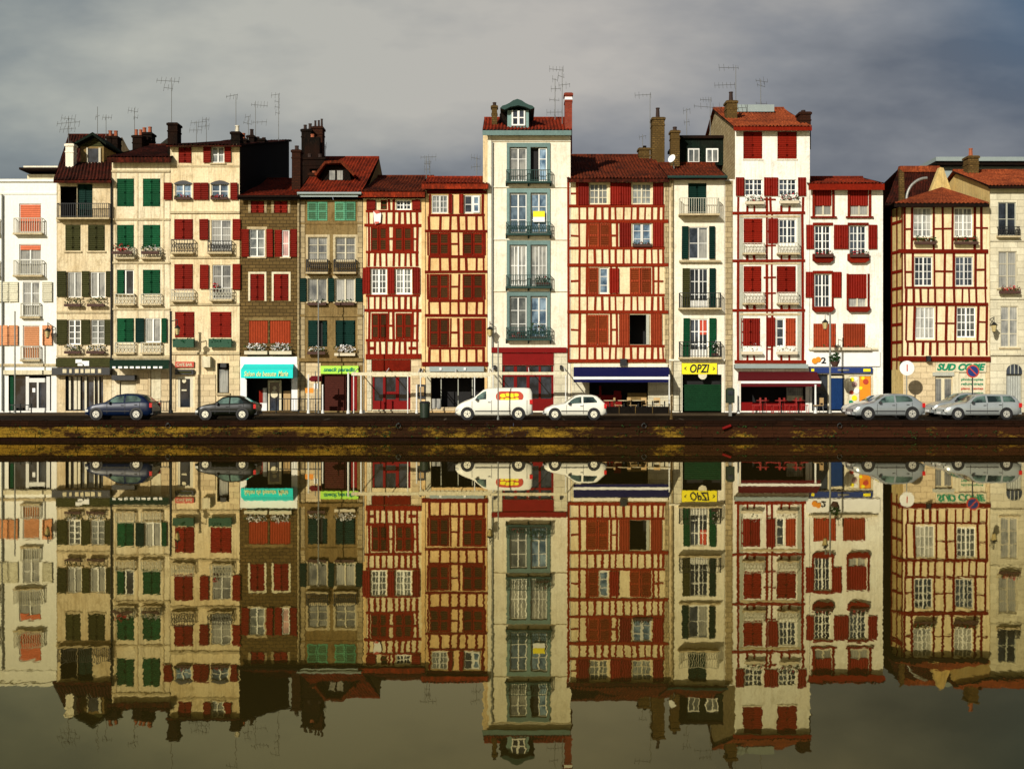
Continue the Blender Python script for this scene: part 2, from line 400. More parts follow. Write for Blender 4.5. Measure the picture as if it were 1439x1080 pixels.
    def studs(s, xs, y0, y1, t=3):
        for x in xs: s.bv(x, y0, y1, t)
    def roof(s, x0, x1, ye, yr, Dr=80, m='tile', De=None, fascia='tilered', fh=.16, xr0=None, xr1=None, single=False, rows=14, gut=None):
        De = s.D - .45 if De is None else De
        a, b = X(x0, De), X(x1, De); ze, zr = Z(ye, De), Z(yr, Dr)
        c = a if xr0 is None else X(xr0, Dr); d = b if xr1 is None else X(xr1, Dr)
        q = MB(); n = max(8, int((b - a) / .1)); i0 = len(q.v)
        for r in range(rows + 1):
            t = r / rows; sag = -.05 * math.sin(math.pi * t)
            for k in range(n + 1):
                u = k / n; x = (a + (b - a) * u) * (1 - t) + (c + (d - c) * u) * t
                j = .035 * (1 if k % 2 else -1) + R.uniform(-.012, .012) + .03 * math.sin(x * 1.3 + r * .7) * (1 if 0 < t else .3)
                q.v.append((x, De + (Dr - De) * t + R.uniform(-.02, .02), ze + (zr - ze) * t + j + sag))
        for r in range(rows):
            for k in range(n):
                p = i0 + r * (n + 1) + k; q.f.append((p, p + 1, p + n + 2, p + n + 1)); q.m.append(0)
        # ridge cap and back slope, underside
        if not single:
            Db = 2 * Dr - De
            q.face([(c, Dr, zr + .01), (d, Dr, zr + .01), (b, Db, ze), (a, Db, ze)], 0)
            k = max(4, int((d - c) / .35))
            for i in range(k):
                q.tube((c + (d - c) * i / k, Dr, zr + .0), (c + (d - c) * (i + 1.03) / k, Dr, zr + .015), .10, .085, 6)
        else: Db = Dr
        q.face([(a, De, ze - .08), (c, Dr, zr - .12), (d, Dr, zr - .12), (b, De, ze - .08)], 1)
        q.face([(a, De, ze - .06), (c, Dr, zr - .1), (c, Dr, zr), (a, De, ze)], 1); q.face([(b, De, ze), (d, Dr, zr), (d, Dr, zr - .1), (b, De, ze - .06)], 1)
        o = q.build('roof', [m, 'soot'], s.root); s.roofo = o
        MB().box(a, b, De - .0, De + .06, ze - fh - .05, ze - .05).build('fascia', fascia, o)
        if gut:
            MB().tube((a, De - .07, ze - .08), (b, De - .07, ze - .08), .08).build('gutter', gut, o)
        s.gab = (Dr, zr - .13, c if xr0 is not None else None, d, single); s.depth = Db - s.D
        return o
    def chimney(s, x0, y0, x1, y1, D, m='chim', pots=2, dd=.8, cap=True, potm='pot', band=None, pot_h=.45):
        a, b, c, d = X(x0, D), X(x1, D), Z(y1, D), Z(y0, D); q = MB(); ph = pot_h if pots else 0
        q.box(a, b, D, D + dd, c - 1.0, d - ph, 0)
        if cap: q.box(a - .06, b + .06, D - .06, D + dd + .06, d - ph - .16, d - ph - .04, 0); q.box(a - .03, b + .03, D - .03, D + dd + .03, d - ph - .55, d - ph - .47, 0)
        if band: q.box(a - .01, b + .01, D - .012, D + dd + .012, d - ph - .42, d - ph - .26, 2)
        for k in range(pots):
            x = a + (b - a) * (k + .5) / pots; r = min(.14, (b - a) / pots * .38); yy = D + dd * R.uniform(.3, .6)
            h = ph * R.uniform(.7, 1.0); q.tube((x, yy, d - ph - .05), (x, yy, d - ph + h), r, r * .75, 8, 1)
            q.tube((x, yy, d - ph + h - .06), (x, yy, d - ph + h), r * .95, r * .95, 8, 1)
        return q.build('chimney', [m, potm, band or 'whites'], s.roofo or s.root)
    def pipe(s, px, y0, y1, m='gpost', r=.05):
        D = s.D; MB().tube((X(px, D), D - .09, Z(y1, D)), (X(px, D), D - .09, Z(y0, D)), r).build('downpipe', m, s.root)
    def finish(s):
        D = s.D; a, b = X(s.x0, D) + .012, X(s.x1, D) - .012; z0, z1 = s.base - .12, Z(s.ytop, D)
        mats = [s.wm]; q = MB()
        def mi(m):
            if m not in mats: mats.append(m)
            return mats.index(m)
        ops = []
        for o in s.ops:
            o = (max(o[0], a + .02), min(o[1], b - .02), max(o[2], z0), min(o[3], z1 - .02), o[4], o[5]); ops.append(o)
        xs = sorted({a, b, *[o[0] for o in ops], *[o[1] for o in ops]}); zs = sorted({z0, z1, *[o[2] for o in ops], *[o[3] for o in ops]})
        for i in range(len(xs) - 1):
            for j in range(len(zs) - 1):
                cx, cz = (xs[i] + xs[i + 1]) / 2, (zs[j] + zs[j + 1]) / 2
                if any(o[0] < cx < o[1] and o[2] < cz < o[3] for o in ops): continue
                q.face([(xs[i], D, zs[j]), (xs[i + 1], D, zs[j]), (xs[i + 1], D, zs[j + 1]), (xs[i], D, zs[j + 1])])
        for o in ops:
            x0, x1, c, d, dp, m = o; e = D + dp; k = mi(m); w = 0 if dp < .6 else k
            q.face([(x0, D, c), (x0, D, d), (x0, e, d), (x0, e, c)], w); q.face([(x1, D, d), (x1, D, c), (x1, e, c), (x1, e, d)], w)
            q.face([(x0, D, d), (x1, D, d), (x1, e, d), (x0, e, d)], w); q.face([(x0, D, c), (x0, e, c), (x1, e, c), (x1, D, c)], w)
            q.face([(x0, e, c), (x1, e, c), (x1, e, d), (x0, e, d)], k)
        E = D + s.depth; sm = mi(s.side) if hasattr(s, 'side') else 0
        if s.gab:
            Dr, zr, _, _, single = s.gab
            if single: prof = [(D, z0), (E, z0), (E, zr), (D, z1)]
            else: prof = [(D, z0), (E, z0), (E, z1), (Dr, zr), (D, z1)]
        else: prof = [(D, z0), (E, z0), (E, z1), (D, z1)]
        q.face([(a, y, z) for y, z in prof][::-1], sm); q.face([(b, y, z) for y, z in prof], sm)
        q.face([(b, E, z0), (a, E, z0), (a, E, prof[2][1]), (b, E, prof[2][1])], sm)
        if not s.gab: q.face([(a, D, z1), (b, D, z1), (b, E, z1), (a, E, z1)], 0)
        q.build('wall', mats, s.root)
        if s.timber.v: s.timber.build('timber_frame', s.tmat, s.root)

def flowerbox(label, x0, y0, x1, y1, out=.28, fl='petal_r', box='planter', D=D0, leaf_n=60, fl_n=18, leafm='foliage', bh=.16, frac=.5):
    a, b, c, d = X(x0, D), X(x1, D), Z(y1, D), Z(y0, D); xm = (a + b) / 2
    t = thing('flower_box', label, 'flower box', (xm, D - out + .1, c), 'flower boxes on the house fronts')
    MB().box(a, b, D - out - .08, D - out + .1, c, c + min(bh, (d - c) * frac)).build('planter', box, t)
    h = (d - c); q = MB(); n = max(1, int((b - a) / .35))
    for k in range(n):
        x = a + (b - a) * (k + .5) / n; q.leaves((x, D - out, c + h * .62), ((b - a) / n * .6, .14, h * R.uniform(.32, .45)), leaf_n // n, .045)
    q.build('foliage', leafm, t)
    if fl_n:
        q = MB(); q.leaves((xm, D - out - .03, c + h * .65), ((b - a) * .5, .15, h * .4), fl_n, .045); q.build('blossoms', fl, t)
    return t
# ================================================================ the houses, left to right
# 1 white house
h = House('white_house', 'bright white plain house with orange roller blinds at the far left end of the row', -170, 80, 254, 'white', 14)
for dx in (0, -62, -124):
    for k, (y0, y1) in enumerate(((286, 327), (343, 386))):
        h.win(27 + dx, y0, 58 + dx, y1, pane='curt', rows=2, fr='wframe', sill=1)
        h.blind(28.5 + dx, y0 + 1.5, 56.5 + dx, y1 - 1.5 if k == 0 else y0 + 8, 'terra')
        h.rail(22 + dx, y1 - 20, 61 + dx, y1 + 1, 'wiron', .3)
    for k, (y0, y1) in enumerate(((396, 444), (457, 504))):
        h.win(32 + dx, y0, 56 + dx, y1, pane='curt', rows=3, fr='wframe', sill=1)
        if k: h.blind(33.5 + dx, y0 + 1.5, 54.5 + dx, y1 - 18, 'peachb'); h.blind(33.5 + dx, y1 - 16, 54.5 + dx, y1 - 1, 'peachb')
        h.shut(13 + dx, y0, 26 + dx, y0 + 28, 'palesh' if k == 0 else 'peachb'); h.shut(60 + dx, y0, 74 + dx, y0 + 28, 'palesh' if k == 0 else 'peachb')
        h.rail(31 + dx, y1 - 18, 57 + dx, y1 + 1, 'wiron', .2)
h.band(270, 273, .05, 'white'); h.band(511, 514.5, .08, 'sillm'); h.band(252, 255.5, .12, 'white'); h.band(520, 526, .14, 'canvas', 6, 78)
h.op(12, 527, 72, 577, .8, 'dark')
q = MB(); q.pbox(12, 527, 18, 577, 72.1, 72.2, 0); q.pbox(18.4, 528, 34, 573, 72.25, 72.3, 1); q.build('shop_window', ['green', 'glass'], h.root)
q = MB(); q.pbox(36, 529, 40.5, 577, 72.02, 72.14); q.pbox(65, 529, 70, 577, 72.02, 72.14); q.pbox(40.5, 531, 65, 537, 72.03, 72.13); q.pbox(51.5, 537, 54, 577, 72.03, 72.13); q.pbox(40.5, 573, 51.5, 577, 72.03, 72.13); q.pbox(54, 573, 65, 577, 72.03, 72.13)
o = q.build('door', 'wframe', h.root); MB().pbox(40.5, 537, 65, 577, 72.1, 72.12).build('pane', 'glass', o)
MB().pbox(45, 545, 49, 551, 72.05, 72.09).build('notice', 'whites', o)
h.pipe(4, 274, 577, 'gpost'); h.finish()

# 2 narrow cream house with loggia
h = House('loggia_house', 'narrow cream house with a dark open loggia on top and olive shutters', 80, 157, 256, 'cream', 16)
h.roof(75, 156, 252, 190, 84, 'tiledk', fascia='tiledk', xr0=96, xr1=160)
h.op(85, 262, 108, 306, .9, 'sootwall'); h.op(108.5, 258, 130, 307, .4, 'dark')  # loggia recess coloured near-black, its shadow put into the material
h.leaf(109, 259, 119, 306, 'dgreen', None, 72.1, 72.15); h.leaf(119.5, 259, 129.5, 306, 'dgreen', None, 72.12, 72.17)
h.rail(84, 287, 156, 307, 'iron', .45, 'sillm', .12)
for x0, x1 in ((92, 113), (124, 147)): h.closed(x0, 316, x1, 352, 'olive'); h.band(353, 355, .08, 'sillm', x0 - 2, x1 + 2, 'sill')
for x0, x1 in ((95, 114.5), (127, 148)): h.win(x0, 382, x1, 418, pane='curt', rows=1); h.win(x0 + 1, 449, x1 - 1, 484, pane='greyg', rows=4)
for a, b, n in ((80.5, 94, 1), (115.5, 126, 1), (149, 156.5, 1)): h.shut(a, 381, b, 417, 'olive', n)
for a, b, n in ((80.5, 95, 1), (114.5, 127, 1), (147, 157, 1)): h.shut(a, 449, b, 484, 'olive', n)
flowerbox('box of dark foliage under the open left window of the loggia house', 93, 417, 116, 431, fl_n=0)
flowerbox('box of dark foliage under the open right window of the loggia house', 125, 417, 149, 431, fl_n=0)
flowerbox('pale flowers in a trough, lowest left window of the loggia house', 93, 484, 116, 497, fl='petal_w', fl_n=40)
flowerbox('pale flowers in a trough, lowest right window of the loggia house', 124, 484, 149, 497, fl='petal_w', fl_n=40)
h.band(309, 312, .1); h.band(437, 440, .07); h.band(499, 502, .12, 'sillm')
h.box('sign_board', 80, 503.5, 156, 515, .18, 'olive'); 
o = h.box('sign_hood', 77, 516.5, 158, 526.5, .5, 'black')
q = MB()
for k in range(7): q.pbox(92 + k * 8 + R.uniform(0, 2), 518.5, 97 + k * 8 + R.uniform(0, 2), 524, 71.47, 71.49)
q.build('lettering', 'canvas', h.root)
q = MB()
for a, b, c, d in ((108, 505, 117, 510), (117, 507, 127, 512), (111, 511, 118, 514), (120, 512, 127, 514)): q.pbox(a, b, c, d, 71.77, 71.81)
q.build('emblem', 'whites', h.root)
h.op(92, 528, 145, 577, .7, 'dark')
q = MB()
for k, x in enumerate((96, 103, 108.5, 118, 131, 137)): q.pbox(x, 529, x + (2.5, 4, 3.5, 3, 1.2, 1.5)[k], 575, 72.1, 72.2)
o = q.build('shop_window', 'cframe', h.root); MB().pbox(92, 528, 145, 577, 72.25, 72.27).build('pane', 'glass', o)
h.pipe(157, 254, 516, 'iron', .05); h.side = 'cream'; h.finish()
# its gabled dormer and chimneys
D = 76
q = MB(); q.box(X(113, D), X(146, D), D, D + 3, Z(236, D), Z(206, D)); dm = q.build('dormer', 'olivewall', h.root)
q = MB(); a, b, m_ = X(103, D - .5), X(149, D - .5), X(130, D - .5)
q.prism([(a, Z(206, D)), (a, Z(203, D)), (m_, Z(188, D)), (b, Z(203, D)), (b, Z(206, D)), (m_, Z(192, D))], D - .5, D + 4); q.build('dormer_roof', 'slate', dm)
q = MB(); q.prism([(X(108, D), Z(206, D)), (X(146, D), Z(206, D)), (m_, Z(193, D))], D + .02, D + .2); q.build('dormer_gable', 'olive', dm)
q = MB(); q.pbox(122, 208, 124, 230, D - .08, D - .01, D=D); q.pbox(139, 208, 142, 230, D - .08, D - .01, D=D); q.pbox(122, 229, 142, 231, D - .08, D - .01, D=D); q.pbox(124, 209, 139, 229, D - .03, D - .004, 1, D=D); q.build('dormer_window', ['cframe', 'glass'], dm)
h.chimney(92, 197, 103, 232, 75, 'ivory', 1, .6, True, 'potdk', pot_h=.2)
h.chimney(149, 181, 165, 208, 79, 'soot', 2, .8); h.chimney(186, 180, 199, 206, 80, 'soot', 2, .8); h.chimney(197, 176, 213, 206, 81, 'soot', 2, .9)

# 3 green shuttered house
h = House('green_shuttered_house', 'cream house with bright green shutters and a long dark green shop awning', 157, 239, 222, 'cream2', 16)
h.roof(150, 240, 220, 204, 80, 'tiledk', fascia='tiledk', fh=.3)
cols = ((164.5, 188), (201, 225))
for i, (y0, y1) in enumerate(((251, 290), (316, 349), (379, 414), (447, 481))):
    for j, (x0, x1) in enumerate(cols):
        if i == 2 and j == 0: h.win(x0, y0, x1, y1, pane='glass', rows=1); h.leaf(x0, y0, x0 + 10, y1, 'green', None, 71.97, 72.02); continue
        if i == 3 and j == 1: h.win(x0 + 3, y0, x1 + 1, y1, pane='curt', rows=1); h.shut(191, y0, 203, y1, 'dgreen'); h.shut(227.5, y0, 235, y1, 'green'); continue
        h.closed(x0, y0, x1, y1, 'green')
for i, y in enumerate((348, 413, 481)):
    for j, (x0, x1) in enumerate(cols):
        h.rail(x0 - 1, y, x1 + 2, y + 14, 'wiron', .25, 'sillm', .2, scroll=True)
flowerbox('red and white flowers on the upper left sill of the green shuttered house', 161, 343, 189, 358, fl_n=34, out=.45)
flowerbox('white blossoms on the upper right sill of the green shuttered house', 202, 344, 226, 358, fl='petal_w', fl_n=24, out=.45)
h.band(239.5, 242, .08); 
for y in (307, 368, 433): h.band(y, y + 2.5, .07)
h.band(499, 503, .1)
for x in (161, 192, 228.5): 
    MB().pbox(x, 243, x + 2, 499, 71.97, 71.995).build('pilaster', 'cream', h.root)
a_ = MB(); D2 = 70.9
a_.face([(X(154), 71.98, Z(505)), (X(154, D2), D2, Z(513.5, D2)), (X(237, D2), D2, Z(513.5, D2)), (X(238), 71.98, Z(505))]); a_.face([(X(154, D2), D2, Z(518, D2)), (X(237, D2), D2, Z(518, D2)), (X(237, D2), D2, Z(513.5, D2)), (X(154, D2), D2, Z(513.5, D2))])
aw = a_.build('awning', 'dgcanvas', h.root)
q = MB()
for k in range(9):
    x = 158 + k * 8.2; q.pbox(x, 514.6, x + R.choice((4.5, 6, 5.5)), 517.4, D2 - .02, D2 - .005, D=D2)
q.build('lettering', 'whites', aw)
h.op(168, 535, 191, 570, .3, 'dark'); MB().pbox(169, 536, 190, 570, 72.1, 72.14).build('window', 'canvas', h.root)
h.box('window_hood', 160, 527, 192, 534, .4, 'black'); h.box('door_panel', 213, 522, 226, 560, .03, 'canvas'); h.box('pilaster', 209, 520, 212, 575, .1, 'cream'); h.box('stone_facing', 193, 520, 208, 577, .04, 'shopstone'); h.box('stone_facing', 227, 520, 238, 577, .04, 'shopstone')
h.finish()

# 4 cream house with red shutters and arched windows
h = House('arched_window_house', 'tall cream house with red shutters, two arched attic windows and an almost flat roof', 239, 337, 203, 'cream3', 16)
h.roof(233, 339, 203, 197, 88, 'tiledk', fascia='tiledk', single=True, fh=.08)
h.closed(251, 207, 269, 229, 'red'); h.win(297.5, 206, 315, 229, pane='greyg', rows=2); h.shut(286, 207, 297, 229, 'red'); h.shut(315.5, 207, 325, 228, 'red')
for x0, x1 in ((246, 269), (297, 321)):
    h.win(x0, 258, x1, 279, pane='bluegl', rows=2, sill=0); q = MB()
    pts = [(X(x0 - 1), Z(259)), (X(x0 - 1), Z(257.5))] + [(X(x0 - 1 + (x1 - x0 + 2) * k / 8), Z(257.5) + .16 * math.sin(math.pi * k / 8)) for k in range(1, 8)] + [(X(x1 + 1), Z(257.5)), (X(x1 + 1), Z(259))]
    q.prism(pts, 71.95, 71.998); q.build('arched_lintel', 'black', h.root)
    flowerbox('small red flowers below the %s arched attic window' % ('left' if x0 < 260 else 'right'), x0, 274, x1, 281, fl_n=26, out=.15, leaf_n=30)
h.shut(230.5, 257, 242, 281, 'red'); h.shut(272, 257, 293.5, 281, 'red', 2); h.shut(324, 257, 334.5, 281, 'red')
h.closed(245, 308, 271, 337, 'red'); h.rail(243, 337, 273, 355, 'iron', .35, 'sillm', .14, scroll=True)
h.win(297, 309, 325, 352, pane='curt', rows=4, cols=1); h.shut(280.5, 308, 293.5, 337, 'red'); h.shut(327, 308, 338.5, 337, 'red'); h.rail(294, 339, 327, 355, 'iron', .35, 'sillm', .14, scroll=True)
h.closed(245, 371, 271, 408, 'red'); h.rail(243, 407, 273, 422, 'wiron', .35, 'sillm', .14, scroll=True)
h.win(298.5, 372, 325, 420, pane='curt', rows=3); h.shut(281, 372, 293.5, 406, 'red'); h.shut(327, 371, 338.5, 407, 'red'); h.rail(297, 406, 327, 421, 'wiron', .35, 'sillm', .16, scroll=True)
flowerbox('single red geranium beside the curtained window of the arched window house', 300, 398, 309, 410, fl_n=30, out=.2, leaf_n=20)
h.closed(246, 438, 273, 474, 'red'); h.closed(296, 438, 325, 474, 'red')
flowerbox('green trough under the left first-floor red shutters of the arched window house', 245, 474, 275, 488, box='gplanter', fl_n=0, bh=.6, frac=.85, leafm='green')
flowerbox('green trough under the right first-floor red shutters of the arched window house', 295, 474, 327, 488, box='gplanter', fl_n=0, bh=.6, frac=.85, leafm='green')
for y in (232, 297, 360, 426): h.band(y, y + 3, .09 if y > 240 else .03)
h.band(494.5, 498, .1, 'sillm')
h.box('stone_base', 240, 498, 336, 577, .035, 'shopstone', 0) if False else None
h.box('stone_facing', 240, 499, 247, 577, .05, 'shopstone'); h.box('stone_facing', 274, 526, 303, 577, .05, 'shopstone'); h.box('stone_facing', 323, 499, 337, 577, .05, 'shopstone')
h.box('sign_board', 247, 508, 273, 516, .12, 'signred'); text('lettering', 'CAFE BAR', 249, 510, 271, 514.5, 71.87, 'canvas', h.root)
h.box('sign_hood', 247, 519, 273, 526, .2, 'black'); h.box('sign_strip', 251, 521.5, 270, 524, .23, 'olive')
h.op(250, 529, 271.5, 572, .3, 'dark'); q = MB(); q.pbox(250, 529, 253, 572, 72.02, 72.1); q.pbox(267, 529, 271.5, 572, 72.02, 72.1); q.pbox(253, 529, 267, 532, 72.02, 72.1)
o = q.build('door', 'cframe', h.root); MB().pbox(253, 532, 267, 572, 72.06, 72.12).build('pane', 'glass', o); q = MB(); q.tube((X(258.5), 72.05, Z(535)), (X(258.5), 72.03, Z(535)), .12, .12, 12); q.pbox(255, 547, 262, 549, 72.03, 72.05); q.build('notice', 'canvas', o)
h.box('air_conditioner', 286, 501, 297.5, 516, .4, 'canvas'); h.box('vent_slot', 284, 502, 287, 515, .06, 'redp')
h.op(305, 510, 322, 552, .35, 'sootwall'); q = MB(); q.pbox(308, 519, 320, 551, 72.1, 72.16); q.build('window', 'curt', h.root); h.box('wall_lamp', 311, 510, 319, 516, .25, 'black'); h.band(552, 555, .12, 'sillm', 304, 324, 'sill')
h.box('notice_board', 280, 528, 296, 542, .04, 'whites')
h.side = 'sootwall'; h.finish()  # shaded side wall: the shade is painted in as near-black
h.chimney(235.5, 172, 249, 203, 72.8, 'soot', 0, .9); h.chimney(324.5, 174, 337, 200, 73.5, 'soot', 1, .9, potm='ivory'); h.chimney(334, 184, 346, 205, 76, 'soot', 1); h.chimney(347, 180, 357, 212, 80, 'soot', 1, .8, potm='potdk'); h.chimney(356, 189, 372, 214, 82, 'soot', 2, 1.2, potm='potdk', pot_h=.25); h.chimney(377, 199, 384, 214, 85, 'soot', 1, .8, False, 'pot', pot_h=.2)

# 5 brown stone house
h = House('brown_stone_house', 'dark brown rough stone house with dark red shutters above a turquoise shop awning', 337, 420, 277, 'brownwall', 16)
h.roof(334, 421, 274.5, 252, 80, 'tilered', fascia='sootwall', fh=.2, gut='soot')
for x0, x1 in ((353, 371), (385.5, 404)): 
    h.closed(x0, 283, x1, 299, 'red'); h.band(282, 299, .03, 'quoin', x0 - 4, x0 - .6, 'surround'); h.band(282, 299, .03, 'quoin', x1 + .6, x1 + 4, 'surround')
h.win(350.5, 322, 372, 361, pane='greyg', rows=3, surround='sillm'); h.win(396, 323, 406.5, 361, pane='pinkc', rows=2, leaves=1, fr='wframe')
h.shut(339.5, 322, 350, 361, 'red'); h.shut(374.5, 322, 384, 361, 'red'); h.op(386, 323, 395.5, 361); h.leaf(386, 323, 395.8, 361, 'red', None, 71.98, 72.03); h.shut(408, 322, 417.5, 361, 'red')
for x0, x1 in ((352, 371.5), (385, 405.5)):
    h.closed(x0, 385, x1, 422, 'red'); q = MB(); q.pbox(x0 - 3, 382, x0 - .3, 423, 71.96, 72); q.pbox(x1 + .3, 382, x1 + 3, 423, 71.96, 72); q.pbox(x0 - .3, 382, x1 + .3, 384.8, 71.96, 72); q.build('surround', 'canvas', h.root)
h.box('render_panel', 343, 446, 412, 450, .03, 'olivewall'); h.blind(350, 450, 376, 482, 'orange'); h.blind(379.5, 450, 408, 482, 'orange'); h.op(349.5, 449.5, 376.5, 482); h.op(379, 449.5, 408.5, 482)
flowerbox('row of white potted flowers under the left orange-red blind of the brown house', 345, 482, 377, 498, fl='petal_w', fl_n=90, leaf_n=40, box='wplanter', bh=.2)
flowerbox('row of white potted flowers under the right orange-red blind of the brown house', 380, 482, 411, 498, fl='petal_w', fl_n=90, leaf_n=40, box='wplanter', bh=.2)
h.box('shop_surround', 338, 501, 418, 512, .12, 'whites'); h.box('shop_surround', 338, 512, 347, 577, .1, 'whites'); h.box('shop_surround', 410, 512, 418.5, 577, .1, 'whites')
h.op(347, 513, 410, 577, 1.2, 'dark')
D2 = 70.7; a_ = MB()
for (xa, xb), (xc, xd) in (((344, 413), (338.5, 411.5)),):
    a_.face([(X(xa), 71.87, Z(511.5)), (X(xc, D2), D2, Z(519, D2)), (X(xd, D2), D2, Z(519, D2)), (X(xb), 71.87, Z(511.5))])
    a_.face([(X(xc, D2), D2, Z(531, D2)), (X(xd, D2), D2, Z(531, D2)), (X(xd, D2), D2, Z(519, D2)), (X(xc, D2), D2, Z(519, D2))])
    for p, r in ((xa, xc), (xb, xd)): a_.face([(X(p), 71.87, Z(511.5)), (X(r, D2), D2, Z(519, D2)), (X(r, D2), D2, Z(531, D2)), (X(p), 71.87, Z(531))])
aw = a_.build('awning', 'cyan', h.root)
text('lettering', 'Salon de beaute', 343, 521.5, 388, 528.5, D2 - .02, 'cyletter', aw, D2, .2); text('lettering', 'Marie', 391, 521, 405, 528.5, D2 - .02, 'cyletter', aw, D2, .3)
q = MB(); q.pbox(375, 534, 377.5, 577, 72.3, 72.4); q.pbox(391, 534, 394, 577, 72.3, 72.4); q.pbox(377.5, 534, 391, 537, 72.3, 72.4)
o = q.build('door', 'canvas', h.root); MB().pbox(377.5, 537, 391, 577, 72.35, 72.38).build('pane', 'glass', o)
q = MB(); q.tube((X(384), 72.3, Z(554)), (X(384), 72.33, Z(554)), .21, .21, 14); q.tube((X(384.5), 72.3, Z(545)), (X(384.5), 72.33, Z(545)), .12, .12, 12); q.build('poster', 'canvas', o)
MB().pbox(361, 566, 374, 577, 72.2, 72.3).build('display_box', 'whites', h.root); MB().pbox(363, 548, 368, 565.8, 72.25, 72.35).build('red_garment', 'redp', h.root); MB().pbox(368.5, 545, 374, 565.8, 72.2, 72.25).build('display_screen', 'curt', h.root); MB().pbox(397, 549, 407, 577, 72.3, 72.4).build('display_shelf', 'wicker', h.root)
h.finish()

# 6 olive-brown house with turquoise attic shutters
h = House('olive_brown_house', 'olive brown house with pale turquoise top shutters and a lime green shop sign', 420, 510, 281, 'olivewall', 16)
h.roof(418, 508, 270, 221.5, 81, 'tilered', fascia='zinc', fh=.22, gut='zinc')
for x0, x1 in ((432, 460), (470.5, 499.5)):
    h.closed(x0, 283.5, x1, 310, 'turq', 'turqs', n=2)
    h.win(x0 + 1, 333, x1, 366, pane='curt', rows=3, fr='cframe', surround='sillm'); h.rail(x0, 365, x1 + 1, 383, 'iron', .4, 'sillm', .12, scroll=True)
    h.win(x0 + .5, 391, x1 - .5, 424, pane='curt', rows=1, fr='cframe', surround='sillm'); flowerbox('low dark plants under the %s cream window between green shutters' % ('left' if x0 < 450 else 'right'), x0 + 1, 420, x1 - 1, 429, fl_n=3, fl='petal_w', leaf_n=40, out=.15)
    h.op(x0 + 1, 450, x1, 487)
h.shut(420, 391, 431, 424, 'dgreen'); h.shut(461, 391, 470, 424, 'dgreen'); h.shut(499.5, 391, 509.5, 424, 'dgreen')
h.leaf(433, 450, 446, 486, 'dgreen', None, 71.98, 72.03); h.leaf(472, 450, 484, 486, 'dgreen', None, 71.98, 72.03); h.leaf(484.5, 450, 498, 486, 'dgreen', None, 72.0, 72.05); h.leaf(453, 450, 459, 486, 'dgreen', None, 72.1, 72.15)
flowerbox('white flowers on the lowest left balcony of the olive brown house', 433, 486, 458, 498, fl='petal_w', fl_n=40, leaf_n=60)
flowerbox('big heap of white flowers on the lowest right sill of the olive brown house', 471, 485, 500, 500, fl='petal_w', fl_n=110, leaf_n=40, box='wplanter')
h.box('quoins', 421, 283, 428.5, 577, .03, 'quoin'); h.box('quoins', 502.5, 283, 509.5, 513, .03, 'quoin'); h.band(313, 315, .04, 'olivewall'); h.band(442, 445, .06, 'olivewall'); h.band(503, 508, .15, 'olivewall')
h.box('sign_board', 451, 514, 504, 525, .15, 'lime'); text('lettering', 'snack paradis', 455, 516, 499, 523.5, 71.83, 'signgreen', h.root, shear=.25)
h.op(452, 527, 502, 577, .5, 'dark'); MB().pbox(456, 528, 486, 577, 72.1, 72.16).build('roller_shutter', 'brownd', h.root); MB().pbox(493, 528, 501, 577, 72.15, 72.2).build('door', 'reddoor', h.root)
h.box('stone_facing', 430, 510, 451, 577, .05, 'shopstone')
h.pipe(420, 282, 575, 'quoin', .07); h.finish()
D = 74.6
q = MB(); a, b = X(449, D), X(496, D); q.prism([(a, Z(262, D)), (a + .2, Z(245, D)), (X(458, D), Z(234, D)), (X(487, D), Z(234, D)), (b - .2, Z(245, D)), (b, Z(262, D))], D, D + 4); dm = q.build('dormer', 'soot', h.root)
q = MB(); q.prism([(X(443, D), Z(247, D)), (X(458, D), Z(228.5, D)), (X(482, D), Z(227, D)), (X(501, D), Z(247, D)), (X(498, D), Z(249, D)), (X(480, D), Z(231, D)), (X(459, D), Z(232, D)), (X(446, D), Z(249, D))], D - .5, D + 5); q.build('dormer_roof', 'tile', dm)
q = MB(); q.pbox(463, 240, 471, 253, D - .07, D - .005, D=D); q.pbox(474, 240, 482, 253, D - .07, D - .005, D=D); q.build('dormer_window', 'curt', dm)
h.chimney(423.5, 170, 437.5, 268, 78.5, 'soot', 2, 1.2, True, 'potdk', pot_h=.5); h.chimney(439, 164, 453, 268, 78.9, 'chimdk', 3, 1.0, True, 'potdk', pot_h=.6); h.chimney(428, 186, 449, 268, 77.9, 'soot', 1, .5, False, 'pot', pot_h=.3); h.chimney(413, 214, 456, 268, 77.2, 'soot', 3, .6, True, 'potdk', pot_h=.3); h.chimney(410, 203, 422, 268, 75, 'chimdk', 1, .8, potm='potdk', pot_h=.3); h.chimney(434, 238, 446, 268, 75.5, 'chimdk', 1, .8, potm='pot', pot_h=.2)

# 7 timber house with white windows
xs2 = (521, 531, 541.5, 552, 561, 570, 580)
h = House('narrow_timber_house', 'narrow half-timbered house in dark red and cream with a red panel above its red shopfront', 510, 598, 279, 'infill', 16)
h.roof(503, 597, 268.5, 248, 80, 'tile', fascia='tilered', fh=.3)
h.shut(515, 281, 528, 295, 'red', 1); h.op(535, 281, 544, 294.5); h.win(535, 281, 544, 295, pane='olive', rows=2, leaves=1, fr='redtimber', sill=0, open_=False); h.win(556.5, 281, 577.5, 295, pane='glass', rows=2, cols=2, sill=0); h.shut(579, 281, 591, 295, 'red')
h.bh(296.8, 514, 592, 3.5); h.bh(316.5, 512, 592, 4.5); h.bh(354, 514, 588, 3.5); h.bh(376, 514, 588, 2.5) ; h.bh(415.5, 514, 590, 3.5); h.bh(436, 512, 592, 4.5); h.bh(478, 514, 588, 3.5); h.bh(501, 514, 592, 7, .09)
